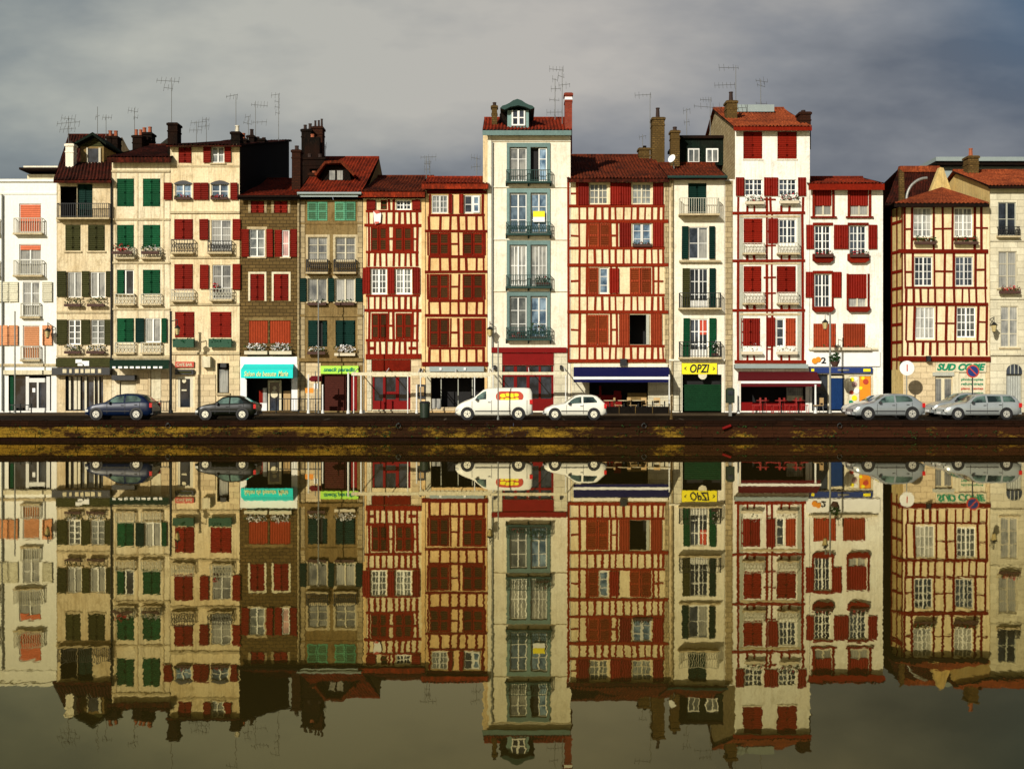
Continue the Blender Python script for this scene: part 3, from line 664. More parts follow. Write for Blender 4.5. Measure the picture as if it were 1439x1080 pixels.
for y0, y1 in ((298, 315), (355, 374), (417, 434), (480, 498)): h.studs((518, 526.5, 534.5, 543, 553, 561, 569.5, 577.5, 586), y0, y1, 3.2)
for y0, y1 in ((318, 353), (438, 477)): h.studs((518.5, 545.5, 553, 580, 586), y0, y1, 3); h.bh((y0 + y1) / 2, 545, 553, 2.5); h.bh((y0 + y1) / 2, 580, 586, 2.5)
h.studs((518, 586), 280, 296, 3); h.bv(547, 280, 296); h.bv(553, 280, 296)
h.closed(521, 319, 544, 353, 'redtimber', 'slat'); h.closed(554.5, 319, 579, 353, 'redtimber', 'slat')
h.closed(522, 440, 544.5, 476, 'redtimber', 'slat'); h.closed(556, 440, 579, 476, 'redtimber', 'slat')
h.win(521.5, 377, 543.5, 413.5, pane='greyg', rows=4, cols=2, sill=0, th=.075); h.win(556, 377, 578.5, 413.5, pane='greyg', rows=4, cols=2, sill=0, th=.075)
h.shut(509.5, 376, 520.5, 413, 'redp'); h.shut(544.5, 377, 555, 413, 'redp'); h.shut(579.5, 376, 590.5, 413, 'redp')
h.box('timber_bracket', 517, 487, 526, 491, .05, 'redtimber'); h.box('timber_bracket', 574, 487, 584, 491, .05, 'redtimber')
h.box('corner_pier', 592.5, 281, 597.5, 577, .04, 'peach'); h.box('corner_pier', 511, 281, 515, 577, .04, 'peach')
q = MB(); q.prism([(X(525), Z(297)), (X(530), Z(296)), (X(536), Z(300)), (X(535), Z(313)), (X(528), Z(316)), (X(526), Z(312))], 71.85, 71.93); o = q.build('wall_banner', 'whites', h.root)
q = MB(); q.prism([(X(525), Z(297)), (X(530), Z(296)), (X(535), Z(299.5)), (X(529), Z(301))], 71.83, 71.845); q.prism([(X(527), Z(312)), (X(533), Z(312)), (X(533), Z(314)), (X(528), Z(315.6))], 71.83, 71.845); q.build('banner_stripe', 'signred', o)
h.box('red_panel', 523, 505.5, 577, 521, .1, 'redtimber'); h.box('ashlar_pier', 516, 505.5, 522, 577, .06, 'greystone'); h.box('ashlar_pier', 578, 505.5, 592, 577, .06, 'shopstone'); 
h.op(523, 529, 577, 577, .8, 'dark'); q = MB()
for a, b, c, d in ((523, 529, 526, 575), (538, 529, 542, 575), (556, 529, 560.5, 575), (573, 529, 577, 575), (526, 563, 538, 575), (542, 550, 556, 554), (542, 561, 556, 575), (560.5, 563, 573, 575)): q.pbox(a, b, c, d, 72.05, 72.15)
o = q.build('shopfront', 'reddoor', h.root); MB().pbox(523, 529, 577, 575, 72.1, 72.12).build('pane', 'glass', o); MB().pbox(523, 575.2, 577, 577, 71.9, 72.1).build('step', 'canvas', h.root)
q = MB(); q.pbox(587, 540, 598, 560, 71.9, 71.955); q.pbox(589, 543, 596, 556, 71.88, 71.9, 1); q.build('menu_board', ['black', 'wicker'], h.root); q = MB(); q.pbox(590, 517, 592, 524, 71.7, 71.9); q.build('wall_lamp', 'black', h.root)
h.finish()

# 8 peach timber house
h = House('peach_timber_house', 'half-timbered house with peach infill and brown slatted shutters beside the tall white tower house', 598, 685, 268, 'peach', 16)
h.roof(592.5, 686.5, 257, 249.5, 76.5, 'tilered', fascia='tilered', fh=.3)
h.bh(270, 600, 684, 4)
h.win(606.5, 274, 629.5, 300, pane='greyg', rows=3, cols=2, sill=0, th=.07); h.win(652, 274, 675.5, 300, pane='glass', rows=2, cols=1, sill=0, th=.08); h.leaf(664.5, 275, 674, 299, 'wframe', 'bluegl', 71.95, 72.0)
h.shut(630, 273, 636, 300, 'redp'); h.shut(645, 273, 651.5, 300, 'redp'); h.studs((604, 678), 273, 302, 3)
for y in (302.5, 360.5, 422.5, 489): h.bh(y, 602, 681, 3.5)
for y in (324.5, 382, 443): h.bh(y, 597, 685, 3.5)
h.bh(511.5, 593, 686, 6, .1)
for y0, y1 in ((304, 323), (362, 380), (424, 441), (491, 508)): h.studs((603, 618.5, 632.5, 644.5, 655.5, 669.5, 679.5), y0, y1, 3)
for i, (y0, y1) in enumerate(((327, 358.5), (385, 420.5), (447, 487))):
    h.closed(603.5, y0, 631, y1, 'redtimber', 'slat'); h.closed(650, y0, 679, y1, 'redtimber', 'slat'); h.studs((632.8, 644.5), y0, y1, 2.6); h.bv(601.5, y0, y1, 3); h.bv(681, y0, y1, 3); h.bh((y0 + y1) / 2, 633, 645, 2.5)
h.box('awning_cassette', 604, 515, 680, 522, .3, 'zinc'); h.box('lamp_globe', 618, 516.5, 621, 520, .36, 'whites'); h.box('lamp_globe', 652, 516.5, 655, 520, .36, 'whites')
h.op(606, 530, 681, 577, 1.5, 'dark'); q = MB()
for x in (619, 643, 663): q.pbox(x, 530, x + 1.2, 577, 72.2, 72.25)
q.build('shopfront_mullion', 'gframe', h.root); q = MB(); q.pbox(606, 560, 612, 574, 71.9, 72.1); q.pbox(613.5, 560, 619, 574, 71.9, 72.1); q.build('menu_stand', 'curt', h.root)
q = MB(); q.pbox(606, 572, 650, 577, 71.95, 72.2); q.build('shop_plinth', 'shopstone', h.root); h.box('ashlar_pier', 598.5, 515, 605.5, 577, .05, 'greystone')
h.finish()

# 9 tower house
h = House('tower_house', 'tall pale tower house with grey-green double windows and a curved dormer, highest in the row', 685, 802, 187, 'ivory', 16)
h.roof(678, 803, 182, 166.5, 76, 'tilered', fascia='teal', fh=.28)
MB().box(X(678.5), X(685) + .012, 72.35, 88, 5, Z(187)).build('side_wall', 'cream', h.root)
for i, (y0, y1, r1) in enumerate(((201, 255, 0), (265, 328, 0), (338, 402, 0), (410, 475, 0))):
    q = MB(); t = 71.92
    q.pbox(712, y0, 773, y0 + 6, t, 72.0); q.pbox(712, y0 + 6, 716, y1, t, 72.0); q.pbox(740.5, y0 + 6, 745.5, y1, t, 72.05); q.pbox(769, y0 + 6, 773, y1, t, 72.0); q.build('window_frame', 'teal', h.root)
    h.op(716, y0 + 6, 769, y1)
    pn = (('curt', 'curt'), ('bluegl', 'bluegl'), ('curt', 'curt'), ('greyg', 'bluegl'))[i]
    for k, (a, b) in enumerate(((716.5, 740), (746, 768.5))):
        if i == 0 and k == 1: h.win(757, y0 + 7, 768.5, y1 - 1, pane='bluegl', rows=3, leaves=1, sill=0, open_=False, fr='wframe'); continue
        h.win(a, y0 + 7, b, y1 - 1, pane=pn[k], rows=3 if i != 2 else 2, cols=2 if i == 2 else 1, sill=0, open_=False)
    h.rail(711.5, y1 - 15, 773.5, y1 + 1, 'giron', .4, 'giron', .13, brackets=True, scroll=i % 2 == 1)
h.shut(728, 209, 736, 250, 'bluegl') if False else None
MB().pbox(749, 297, 765.5, 305, 71.9, 71.95).pbox(749, 305.2, 765.5, 312, 71.9, 71.95, 1).build('for_sale_board', ['yellow', 'whites'], h.root)
flowerbox('red flowers along the lowest tower balcony, left half', 716, 467, 739, 477, fl_n=50, out=.25, leaf_n=50); flowerbox('dark leafy pots on the lowest tower balcony, right half', 744, 452, 766, 477, fl_n=8, out=.2, leaf_n=90)
flowerbox('dark plants on the right half of the third-floor tower balcony', 752, 388, 772, 401, fl_n=4, out=.2, leaf_n=70)
for y in (197, 262, 335.5, 408): h.band(y, y + 1.6, .03, 'ivory'); h.band(y + 1.7, y + 2.6, .012, 'quoin', name='string_course')
h.box('downpipe_casing', 685.5, 190, 690.5, 577, .06, 'ivory'); h.pipe(692, 200, 520, 'gpost', .04)
h.band(488, 495.5, .16, 'reddoor', 691, 796, 'shop_cornice'); h.box('red_panel', 706, 495.7, 778, 513, .06, 'reddoor'); h.box('ashlar_pier', 690.5, 495.7, 705.5, 577, .08, 'greystone'); h.box('ashlar_pier', 778.5, 495.7, 797, 577, .08, 'greystone')
h.op(706, 513.5, 778, 577, .8, 'dark'); q = MB()
for a, b, c, d in ((706, 514, 709, 577), (722, 514, 726.5, 577), (740, 514, 744, 577), (757, 514, 760, 577), (775, 514, 778, 577), (709, 560, 722, 577), (726.5, 560, 740, 577), (744, 560, 757, 577), (760, 560, 775, 577), (709, 526, 722, 529), (726.5, 526, 740, 529), (744, 526, 757, 529), (760, 526, 775, 529)): q.pbox(a, b, c, d, 72.05, 72.15)
o = q.build('shopfront', 'reddoor', h.root); MB().pbox(706, 514, 778, 577, 72.1, 72.12).build('pane', 'glass', o)
for x in (695, 788): h.box('wall_lamp', x - 1.5, 513, x + 1.5, 519, .3, 'black')
h.finish()
D = 72.7; q = MB(); q.box(X(713, D), X(743, D), D, D + 2.5, Z(182, D), Z(155, D)); dm = q.build('dormer', 'teal', h.root)
q = MB(); pts = [(X(px, D), Z(py, D)) for px, py in ((703, 154), (706, 151), (711, 149.5), (716, 147), (721, 143.5), (727, 141.5), (733, 143.5), (738, 147), (743, 149.5), (748, 151), (751, 154), (746, 156), (738, 152.5), (728, 150.5), (717, 152.5), (709, 156.5))]
q.prism(pts, D - .45, D + 3.2); q.build('dormer_roof', 'giron', dm); q = MB(); q.prism([(X(702, D), Z(158, D)), (X(708, D), Z(148, D)), (X(713, D), Z(160, D)), (X(713, D), Z(176, D))], D + .5, D + 3); q.build('dormer_cheek', 'soot', dm)
q = MB(); q.pbox(719, 156, 721, 177, D - .08, D - .01, D=D); q.pbox(727, 156, 730, 177, D - .08, D - .01, D=D); q.pbox(736, 156, 738, 177, D - .08, D - .01, D=D); q.pbox(719, 175, 738, 177, D - .09, D - .01, D=D); q.pbox(721, 165, 736, 166.5, D - .07, D - .01, D=D); q.pbox(721, 156, 736, 175, D - .03, D - .004, 1, D=D); q.build('dormer_window', ['wframe', 'glass'], dm)
h.chimney(691, 142, 698.5, 182, 74, 'chim', 1, .5, potm='potdk', pot_h=.25); h.chimney(794, 130, 804, 190, 72.3, 'chimred', 0, .9, True, band='whites')

# 10 wide red and cream timber house
h = House('wide_timber_house', 'wide cream house with red timber grid and one black open window above navy awning', 802, 940, 255, 'infill', 16)
h.tmat = 'orangetimber'
h.roof(797, 940, 250, 218.5, 80, 'tile', fascia='tiledk', fh=.2, rows=18)
h.win(828.5, 258, 854, 287, pane='greyg', rows=3, cols=2, fr='cframe', sill=0); h.win(888.5, 258, 915, 287, pane='greyg', rows=3, cols=2, fr='cframe', sill=0)
h.shut(812.5, 257, 827.5, 288, 'redp'); h.shut(857, 257, 887, 288, 'redp', 2); h.shut(917, 257, 932, 288, 'redp')
h.closed(827, 314, 857, 347, 'orange', 'oslat'); h.win(888.5, 313, 915.5, 347, pane='bluegl', rows=3, sill=0, th=.1); h.shut(870, 313, 887, 347, 'redp'); h.shut(917, 313, 932.5, 347, 'redp')
flowerbox('few red flowers low in the white window of the wide timber house', 889, 339, 915, 347, fl_n=12, leaf_n=40, out=.1)
h.closed(827, 376, 841, 413, 'orange', 'oslat', 1); h.win(842, 376, 855, 413, pane='bluegl', rows=3, leaves=1, sill=0, th=.08); h.shut(856, 377, 870, 412, 'redp'); h.closed(885, 376, 915, 413, 'orange', 'oslat')
h.closed(824, 442, 855, 484, 'orange', 'oslat'); h.op(885, 442, 910.5, 484, 1.6, 'dark'); h.shut(869.5, 441, 884.5, 486, 'orange'); h.shut(914, 441, 930, 485, 'orange'); MB().pbox(908, 442, 912, 484, 71.93, 72.0).build('open_casement', 'gframe', h.root)
for y in (289.5, 348.5, 415, 486): h.bh(y, 800, 934, 3.5)
for y in (311, 372.5, 438): h.bh(y, 797, 939, 4.5, .06)
h.bh(507, 798, 935, 5, .1); 
for y in (272, 331, 395, 463): h.bh(y, 802, 812, 2.5); h.bh(y, 857, 868, 2.5) if y > 300 else None
for y0, y1 in ((291, 309), (350, 370), (417, 436), (488, 505)): h.studs((814, 825, 836, 846.5, 856.5, 865, 876, 887, 896, 906, 916, 925, 932), y0, y1, 3)
for y0, y1 in ((313, 347), (374, 414), (440, 485)): h.studs((814, 824.5, 858.5, 867), y0, y1, 3)
h.studs((918, 925), 374, 414, 3); h.bh(395, 918, 932, 2.5); h.bv(811, 256, 289)
h.box('corner_pier', 934, 256, 939.5, 510, .04, 'quoin'); h.bv(799, 256, 508, 4)
h.band(511, 515.5, .12, 'ivory', 806, 938); h.box('wall_lamp', 871, 504, 880, 514, .3, 'black')
D2 = 70.6; a_ = MB(); a_.face([(X(806), 71.9, Z(516)), (X(806, D2), D2, Z(529, D2)), (X(941, D2), D2, Z(529, D2)), (X(940), 71.9, Z(516))]); a_.pbox(806, 533, 941, 537, D2 - .01, D2 + .01, D=D2); a_.pbox(805.5, 529.2, 941.5, 532.8, D2 - .03, D2 + .03, 1, D=D2)
a_.build('awning', ['navy', 'whites'], h.root)
h.box('ashlar_pier', 803, 516, 828, 577, .05, 'greystone'); h.box('ashlar_pier', 911, 516, 939, 577, .05, 'greystone')
h.op(828, 535, 910.5, 577, 1.6, 'dark'); q = MB(); q.pbox(836, 555, 875, 577, 72.6, 72.9); q.pbox(864, 549, 874, 555, 72.6, 72.9); q.pbox(843, 542, 846, 555, 72.6, 72.7); q.build('bar_counter', 'reddoor', h.root); q = MB(); q.pbox(882, 552, 909, 562, 72.1, 72.15); q.build('counter_panel', 'olivewall', h.root)
h.finish()
h.chimney(917, 149, 934, 222, 78.5, 'chim', 1, 1.1, potm='potdk', pot_h=.7); h.chimney(898, 203, 915, 222, 79, 'chim', 1, .8, potm='soot', pot_h=.2)

# 11 narrow cream house with green shutters, slate dormer
h = House('green_garage_house', 'narrow cream house with dark green shutters, iron balconies and a dark green garage door', 940, 1018, 252, 'ivory', 16)
h.roof(938, 1022, 247, 230, 76, 'tile', fascia='tiledk', fh=.18, gut='giron')
q = MB(); a = 76
q.box(X(957, a), X(1021, a), a, a + 5, Z(232, a), Z(194, a)); dm = q.build('mansard', 'slate', h.root)
q = MB(); q.box(X(953, a), X(1022, a), a - .2, a + 5.2, Z(195, a), Z(191, a)); q.build('mansard_eave', 'soot', dm)
for x0, x1 in ((966.5, 982.5), (992, 1009)):
    q = MB(); q.pbox(x0, 209, x1, 228, a - .1, a - .005, 0, D=a); q.pbox(x0 + 1.5, 211, (x0 + x1) / 2 - .8, 227, a - .12, a - .101, 1, D=a); q.pbox((x0 + x1) / 2 + .8, 211, x1 - 1.5, 227, a - .12, a - .101, 1, D=a); q.build('dormer_window', ['wframe', 'greyg'], dm)
h.op(967, 257, 993, 302, .3, 'dark'); h.leaf(967.5, 257.5, 979.5, 301, 'dgreen', None, 72.1, 72.15); h.leaf(980.5, 257.5, 992.5, 301, 'dgreen', None, 72.1, 72.15); h.rail(954, 280, 1008, 302, 'wiron', .6, 'sillm', .13)
h.win(968, 319, 995, 364, pane='glass', rows=2, sill=0); MB().pbox(983, 322, 993.5, 362, 72.085, 72.11).build('curtain', 'curt', h.root); h.shut(957.5, 318, 967, 364, 'dgreen'); h.shut(996, 318, 1004.5, 364, 'dgreen'); h.band(366, 368.5, .25, 'sillm', 954, 1012, 'balcony_slab')
h.win(969.5, 377, 995, 432, pane='glass', rows=3, cols=2, sill=0); h.shut(958.5, 377, 969, 432, 'olive'); h.shut(996, 377, 1005, 432, 'dgreen'); h.rail(954, 412, 1011, 433, 'iron', .5, 'sillm', .14); MB().pbox(970, 422, 994.5, 431, 72.04, 72.06).build('door_panel', 'wframe', h.root)
h.win(969.5, 448, 995, 501, pane='glass', rows=3, cols=2, sill=0); h.shut(959.5, 447, 969, 502, 'green'); h.shut(996, 447, 1006, 502, 'green'); h.rail(954, 480, 1011, 502, 'iron', .5, 'sillm', .16); MB().pbox(984, 450, 993, 470, 72.085, 72.11).build('curtain', 'signred', h.root); MB().pbox(970, 491, 994.5, 500, 72.04, 72.06).build('door_panel', 'wframe', h.root)
h.box('quoins', 1009.5, 252, 1017.5, 577, .03, 'quoin') if False else None
h.box('quoins', 940.5, 252, 947, 510, .03, 'cream'); h.pipe(944.5, 248, 575, 'quoin', .06)
h.band(504.5, 507, .15, 'ivory'); h.box('ashlar_pier', 941, 508, 957.5, 577, .05, 'greystone'); h.box('sign_board', 958, 510, 1007, 525.5, .12, 'yellow')
text('lettering', 'OPZI', 969, 511.5, 996, 523.5, 71.86, 'black', h.root, shear=.2); text('lettering', '<', 961, 515, 964, 520, 71.86, 'black', h.root); text('lettering', '>', 1001, 515, 1004, 520, 71.86, 'black', h.root)
q = MB(); q.tube((X(987), 71.9, Z(527)), (X(987), 71.97, Z(527)), .25, .25, 18); q.build('round_sign', 'canvas', h.root)
h.op(959, 526, 1014, 582, .6, 'dark'); h.box('garage_door', 960, 540, 1014, 577, -.25, 'garage', .31); 
h.finish(); h.chimney(943, 177, 955, 222, 75, 'chim', 1, .7, potm='potdk', pot_h=.25)
flowerbox('tall potted plant on the lowest balcony above the yellow sign', 999, 478, 1008, 500, fl='petal_w', fl_n=14, out=.3, leaf_n=60)

# 12 tall red and white house
h = House('tall_red_shuttered_house', 'tall white house with dark red shutters and timber frame under an orange tiled roof', 1018, 1138, 252, 'ivory2', 14)
h.tmat = 'redtimber'
D = 72
h.win(1046.5, 250, 1071.5, 275, pane='glass', rows=3, cols=2, sill=0); h.win(1094.5, 250, 1119, 275, pane='glass', rows=3, cols=2, sill=0)
for a, b, n in ((1033.5, 1045.5, 1), (1073, 1093, 2), (1121, 1132.5, 1)): h.shut(a, 249.5, b, 275.5, 'redp', n)
flowerbox('red and green plants in the top left window of the tall house', 1046, 274, 1072, 288, fl_n=16, out=.3, leaf_n=90, box='wplanter'); flowerbox('bushy plants with red flowers in the top right window of the tall house', 1094, 272, 1121, 287, fl_n=30, out=.3, leaf_n=110, box='wplanter')
for y in (299.5, 366.5, 436): h.bh(y, 1029, 1131, 3.5, .05)
h.bh(508, 1032, 1133, 4, .08)
h.closed(1045, 307, 1071, 343, 'red'); h.win(1094.5, 308, 1118.5, 343, pane='glass', rows=3, cols=2, sill=0); h.shut(1079, 307, 1093, 342, 'redp')
for a in (1044, 1092): h.rail(a, 342, a + 29, 356, 'wiron', .35, 'sillm', .18, scroll=True)
h.closed(1045, 374, 1069.5, 412, 'red'); h.closed(1091.5, 374, 1118, 412, 'red')
for a in (1044, 1092): h.rail(a, 411, a + 28, 426, 'wiron', .35, 'sillm', .18, scroll=True)
h.closed(1041.5, 447, 1068, 486, 'redp'); h.win(1091, 448, 1102, 487, pane='glass', rows=3, leaves=1, sill=0); h.op(1104, 447, 1118, 486); h.leaf(1104, 447, 1118, 486, 'orange', None, 71.98, 72.03); h.shut(1076, 446, 1089, 486, 'redp')
flowerbox('pale trough with few leaves under the left lowest red shutter of the tall house', 1040, 483, 1070, 498, fl='petal_w', fl_n=10, leaf_n=14, box='wplanter'); flowerbox('pale trough under the half-open lowest right window of the tall house', 1090, 484, 1119, 498, fl='petal_w', fl_n=16, leaf_n=20, box='wplanter')
for y0, y1 in ((277, 297), (301, 364), (368, 434), (438, 506)): h.studs((1037, 1077.5, 1083 if y0 < 300 else 1084.5, 1128), y0, y1, 3)
for y0, y1 in ((289, 298), (358, 365), (428, 435), (499, 506)): h.studs((1050, 1060, 1098, 1109), y0, y1, 3)
for y in (280, 325, 345, 390, 412, 462, 490): h.bh(y, 1073, 1090, 2.2) if y in (280, 345, 390, 412) else h.bh(y, 1077, 1084, 2.2)
for x0 in (1038.5, 1120.5): h.box('plank_cladding', x0, 302, x0 + 5.5, 505, .02, 'gframe')
h.box('quoins', 1019, 254, 1029.5, 577, .03, 'quoin'); h.band(303, 305.5, .04, 'sillm', 1040, 1124); h.band(369, 371.5, .04, 'sillm', 1040, 1124); h.band(440, 443, .05, 'sillm', 1040, 1124)
h.box('rolled_awning_cover', 1031, 512, 1133, 517.5, .5, 'zinc')
D2 = 70.3; a_ = MB(); a_.face([(X(1037), 71.9, Z(522)), (X(1037, D2), D2, Z(535, D2)), (X(1153, D2), D2, Z(535, D2)), (X(1147), 71.9, Z(522))]); a_.pbox(1041, 535.2, 1154, 538.5, D2 - .03, D2 + .03, 1, D=D2); a_.pbox(1041, 538.7, 1153, 543, D2 - .01, D2 + .01, D=D2)
a_.build('awning', ['maroon', 'whites'], h.root)
h.op(1041, 524, 1132, 577, 1.8, 'dark'); MB().pbox(1108, 544, 1131, 562, 72.5, 72.6).build('window', 'curt', h.root); MB().pbox(1108, 556, 1131, 563, 72.4, 72.5).build('counter_panel', 'canvas', h.root)
MB().pbox(1042, 565, 1131, 577, 72.05, 72.12).build('shop_plinth', 'reddoor', h.root)
# upper storey block set on the right two thirds
q = MB(); b0, b1, z0, z1 = X(1033), X(1138), Z(252), Z(181); zr = Z(153, 79)
ops = [(1044.5, 1071), (1092.5, 1119.5)]; xs = [b0, X(1044.5), X(1071), X(1092.5), X(1119.5), b1]; zs = [z0 + .0, Z(223), Z(185), z1]
for i in range(5):
    for j in range(3):
        if j == 1 and i in (1, 3): continue
        q.face([(xs[i], 72, zs[j]), (xs[i + 1], 72, zs[j]), (xs[i + 1], 72, zs[j + 1]), (xs[i], 72, zs[j + 1])])
prof = [(72, z0 - 1), (86, z0 - 1), (86, z1), (79, zr - .15), (72, z1)]
q.face([(b0, y, z) for y, z in prof][::-1], 1); q.face([(b1 - .02, y, z) for y, z in prof]); q.face([(b1, 86, z0), (b0, 86, z0), (b0, 86, z1), (b1, 86, z1)])
q.build('upper_wall', ['ivory2', 'gablestone'], h.root)
for x0, x1 in ops:
    for k in range(2): h.leaf(x0 + (x1 - x0) / 2 * k + .2, 185, x0 + (x1 - x0) / 2 * (k + 1) - .2, 223, 'red', None, 71.97, 72.02)
    h.band(223.5, 225, .06, 'ivory', x0 - 1, x1 + 1, 'sill')
h.roof(1031, 1141, 177, 152.5, 79, 'tileor', fascia='redtimber', fh=.22); h.gab = None; h.depth = 14
h.finish()
q = MB(); q.box(X(1037, 77), X(1089, 77), 77.2, 78.6, Z(157, 77.2), Z(151, 78)); q.build('skylight', 'zinc', h.roofo)
h.chimney(1021.5, 127, 1036, 182, 75, 'chim', 1, .9, potm='potdk', pot_h=.6); h.chimney(1124, 152, 1139.5, 186, 73, 'chimdk', 1, .9, potm='potdk', pot_h=.2)

# 13 white house with red blinds
h = House('rounded_window_house', 'white house with red roller blinds and rounded red window boxes beside the dark alley', 1138, 1241, 262, 'ivory2', 16)
h.roof(1136.5, 1243, 257, 249.5, 76, 'tilered', fascia='redtimber', fh=.36)
for x0, x1 in ((1145, 1169), (1194.5, 1220.5)):
    h.win(x0, 266, x1, 303, pane='curt', rows=1, fr='cframe', sill=0); h.blind(x0 + .5, 266, x1 - .5, 289, 'redp'); h.box('window_frame', x0 - 3.5, 264, x0 - .2, 304, .06, 'redtimber'); h.box('window_frame', x1 + .2, 264, x1 + 3.5, 304, .06, 'redtimber'); h.box('red_sill', x0 - 6, 304.2, x1 + 6, 306.5, .15, 'redtimber')
for x0, x1 in ((1144.5, 1167), (1193.5, 1217)):
    h.win(x0, 317, x1, 360, pane='glass', rows=4, cols=2, sill=0); h.box('window_frame', x0 - 2.5, 313, x1 + 3, 316.5, .08, 'redtimber')
    q = MB(); a, b = X(x0 - 3), X(x1 + 3); q.prism([(a, Z(357)), (b, Z(357)), (b, Z(366)), (b - .2, Z(369.5)), (a + .2, Z(369.5)), (a, Z(366))], 71.75, 71.99); q.build('window_box', 'redtimber', h.root)
    flowerbox('green and red plants in the rounded red box under the upper %s window' % ('left' if x0 < 1180 else 'right'), x0 - 1, 353, x1 + 1, 362, fl_n=24, leaf_n=60, out=.32)
for a, b, n in ((1132.5, 1143.5, 1), (1171, 1192, 2), (1219.5, 1232.5, 1)): h.shut(a, 316, b, 350, 'redp', n)
h.win(1144.5, 385, 1166.5, 432, pane='glass', rows=3, cols=2, sill=0); h.shut(1131.5, 382, 1142, 418, 'redp'); h.shut(1170, 382, 1182, 418, 'redp'); h.box('window_frame', 1142, 380.5, 1170, 384.5, .08, 'redtimber')
h.win(1192, 385, 1218, 432, pane='curt', rows=1, sill=0, fr='cframe'); h.blind(1190.5, 380, 1221, 419, 'redp')
for a, b in ((1141, 1171), (1189.5, 1221.5)):
    q = MB(); q.prism([(X(a), Z(431)), (X(b), Z(431)), (X(b), Z(435)), (X(b) - .15, Z(438.5)), (X(a) + .15, Z(438.5)), (X(a), Z(435))], 71.75, 71.99); q.build('window_box', 'redtimber', h.root); h.box('window_frame', a, 384.6, a + 2.5, 431, .07, 'redtimber'); h.box('window_frame', b - 2.5, 384.6, b, 431, .07, 'redtimber')
h.closed(1143, 454.5, 1174.5, 488, 'orange', None, 1); h.closed(1184.5, 454.5, 1215.5, 488, 'orange', None, 1); h.box('sill', 1136, 489, 1232, 491.5, .2, 'canvas')
flowerbox('sparse trailing plants along the sill above the white shop sign', 1140, 484, 1222, 492, fl_n=14, leaf_n=70, out=.28, box='wplanter')
h.box('sign_board', 1132.5, 494, 1236, 514.5, .1, 'whites'); q = MB(); q.tube((X(1144), 71.83, Z(507)), (X(1144), 71.88, Z(507)), .17, .17, 14); q.tube((X(1149), 71.84, Z(505)), (X(1149), 71.885, Z(505)), .16, .16, 14); q.build('emblem', 'signor', h.root)
text('lettering', '2', 1153, 502, 1160, 510.5, 71.87, 'black', h.root)
h.box('sign_board', 1137, 516, 1225, 524, .16, 'signblue'); q = MB(); q.pbox(1139, 518, 1143, 521.5, 71.8, 71.83); q.pbox(1212, 518, 1222, 522, 71.8, 71.83); q.pbox(1176, 518.5, 1192, 521, 71.8, 71.83, 1); q.build('sign_logo', ['yellow', 'curt'], h.root)
h.op(1141, 526, 1227, 577, .7, 'dark'); q = MB(); q.pbox(1163.5, 526, 1168, 577, 72.02, 72.1); q.pbox(1186, 526, 1193, 577, 72.02, 72.1); q.pbox(1193, 526, 1227, 528, 72.02, 72.1); q.pbox(1224.5, 528, 1227, 577, 72.02, 72.1); q.pbox(1168, 528, 1186, 531, 72.02, 72.1); q.pbox(1193, 572, 1224.5, 577, 72.02, 72.1); o = q.build('shopfront', 'canvas', h.root)
MB().pbox(1168, 531, 1186, 575, 72.05, 72.12).build('door', 'bluedoor', h.root); MB().pbox(1142, 528, 1163, 574, 72.1, 72.12).build('pane', 'glass', o)
q = MB(); q.pbox(1193, 528, 1208, 572, 72.08, 72.1, 0); q.pbox(1208.5, 528, 1224, 572, 72.08, 72.1, 1); pc = [(1198, 533, 3, 2), (1203, 532, 3, 3), (1201, 540, 4, 4), (1197, 551, 3, 5), (1204, 549, 4, 3), (1201, 559, 4, 2), (1196, 566, 4, 6), (1217, 536, 4, 5), (1213, 531, 2.5, 2), (1212, 560, 4, 7), (1219, 565, 4, 6), (1202, 568, 4, 3), (1210, 545, 2.5, 2)]
for cx, cy, r, k in pc: q.tube((X(cx), 72.05, Z(cy)), (X(cx), 72.078, Z(cy)), r / 24, r / 24, 9, k)
q.build('window_posters', ['cframe', 'signor', 'yellow', 'whites', 'pinkc', 'signred', 'signgreen', 'signor'], h.root)
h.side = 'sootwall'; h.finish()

# 14 corner timber house beyond the alley
h = House('corner_timber_house', 'half-timbered corner house with red beams, tall white windows and a copy shop below', 1269, 1391, 289, 'infill', 13)
h.bh(290, 1269, 1389, 3)
for x0, x1, y0, y1, pn, rw in ((1283.5, 1309.5, 292, 333, 'curt', 4), (1341, 1366.5, 292, 333, 'curt', 4), (1285, 1310.5, 360.5, 402, 'glass', 4), (1342.5, 1367.5, 360.5, 402, 'glass', 4), (1286.5, 1313, 431.5, 476, 'curt', 3), (1344.5, 1371, 431.5, 474, 'greyg', 4)):
    h.win(x0, y0, x1, y1, pane=pn, rows=rw, cols=2, sill=0)
for y, t in ((353, 6), (427, 4.5)): h.bh(y, 1262, 1388, t, .07)
h.bh(322, 1270, 1282, 2.5); h.bh(321.5, 1313, 1339, 2.5); h.bh(320, 1370, 1388, 2.5); h.bh(382, 1272, 1284, 2.5); h.bh(381, 1314, 1341, 2.5); h.bh(379, 1372, 1385, 2.5); h.bh(404, 1271, 1387, 3); h.bh(454, 1314, 1343, 2.5); h.bh(452, 1374, 1386, 2.5); h.bh(479.5, 1273, 1387, 3); h.bh(336, 1280, 1311, 4); h.bh(336, 1338, 1369, 4)
for x in (1271, 1281, 1312, 1325, 1338, 1369.5, 1379): h.bv(x, 291, 351, 3)
for x in (1272, 1282.5, 1313, 1327, 1340, 1370.5, 1384.5): h.bv(x, 356, 404, 3)
h.studs((1273, 1284, 1294, 1304, 1314, 1327, 1341, 1352, 1362, 1372, 1385), 406, 425, 3)
for x in (1273, 1284, 1315.5, 1329, 1342, 1373.5, 1386): h.bv(x, 430, 478, 3, lean=1)
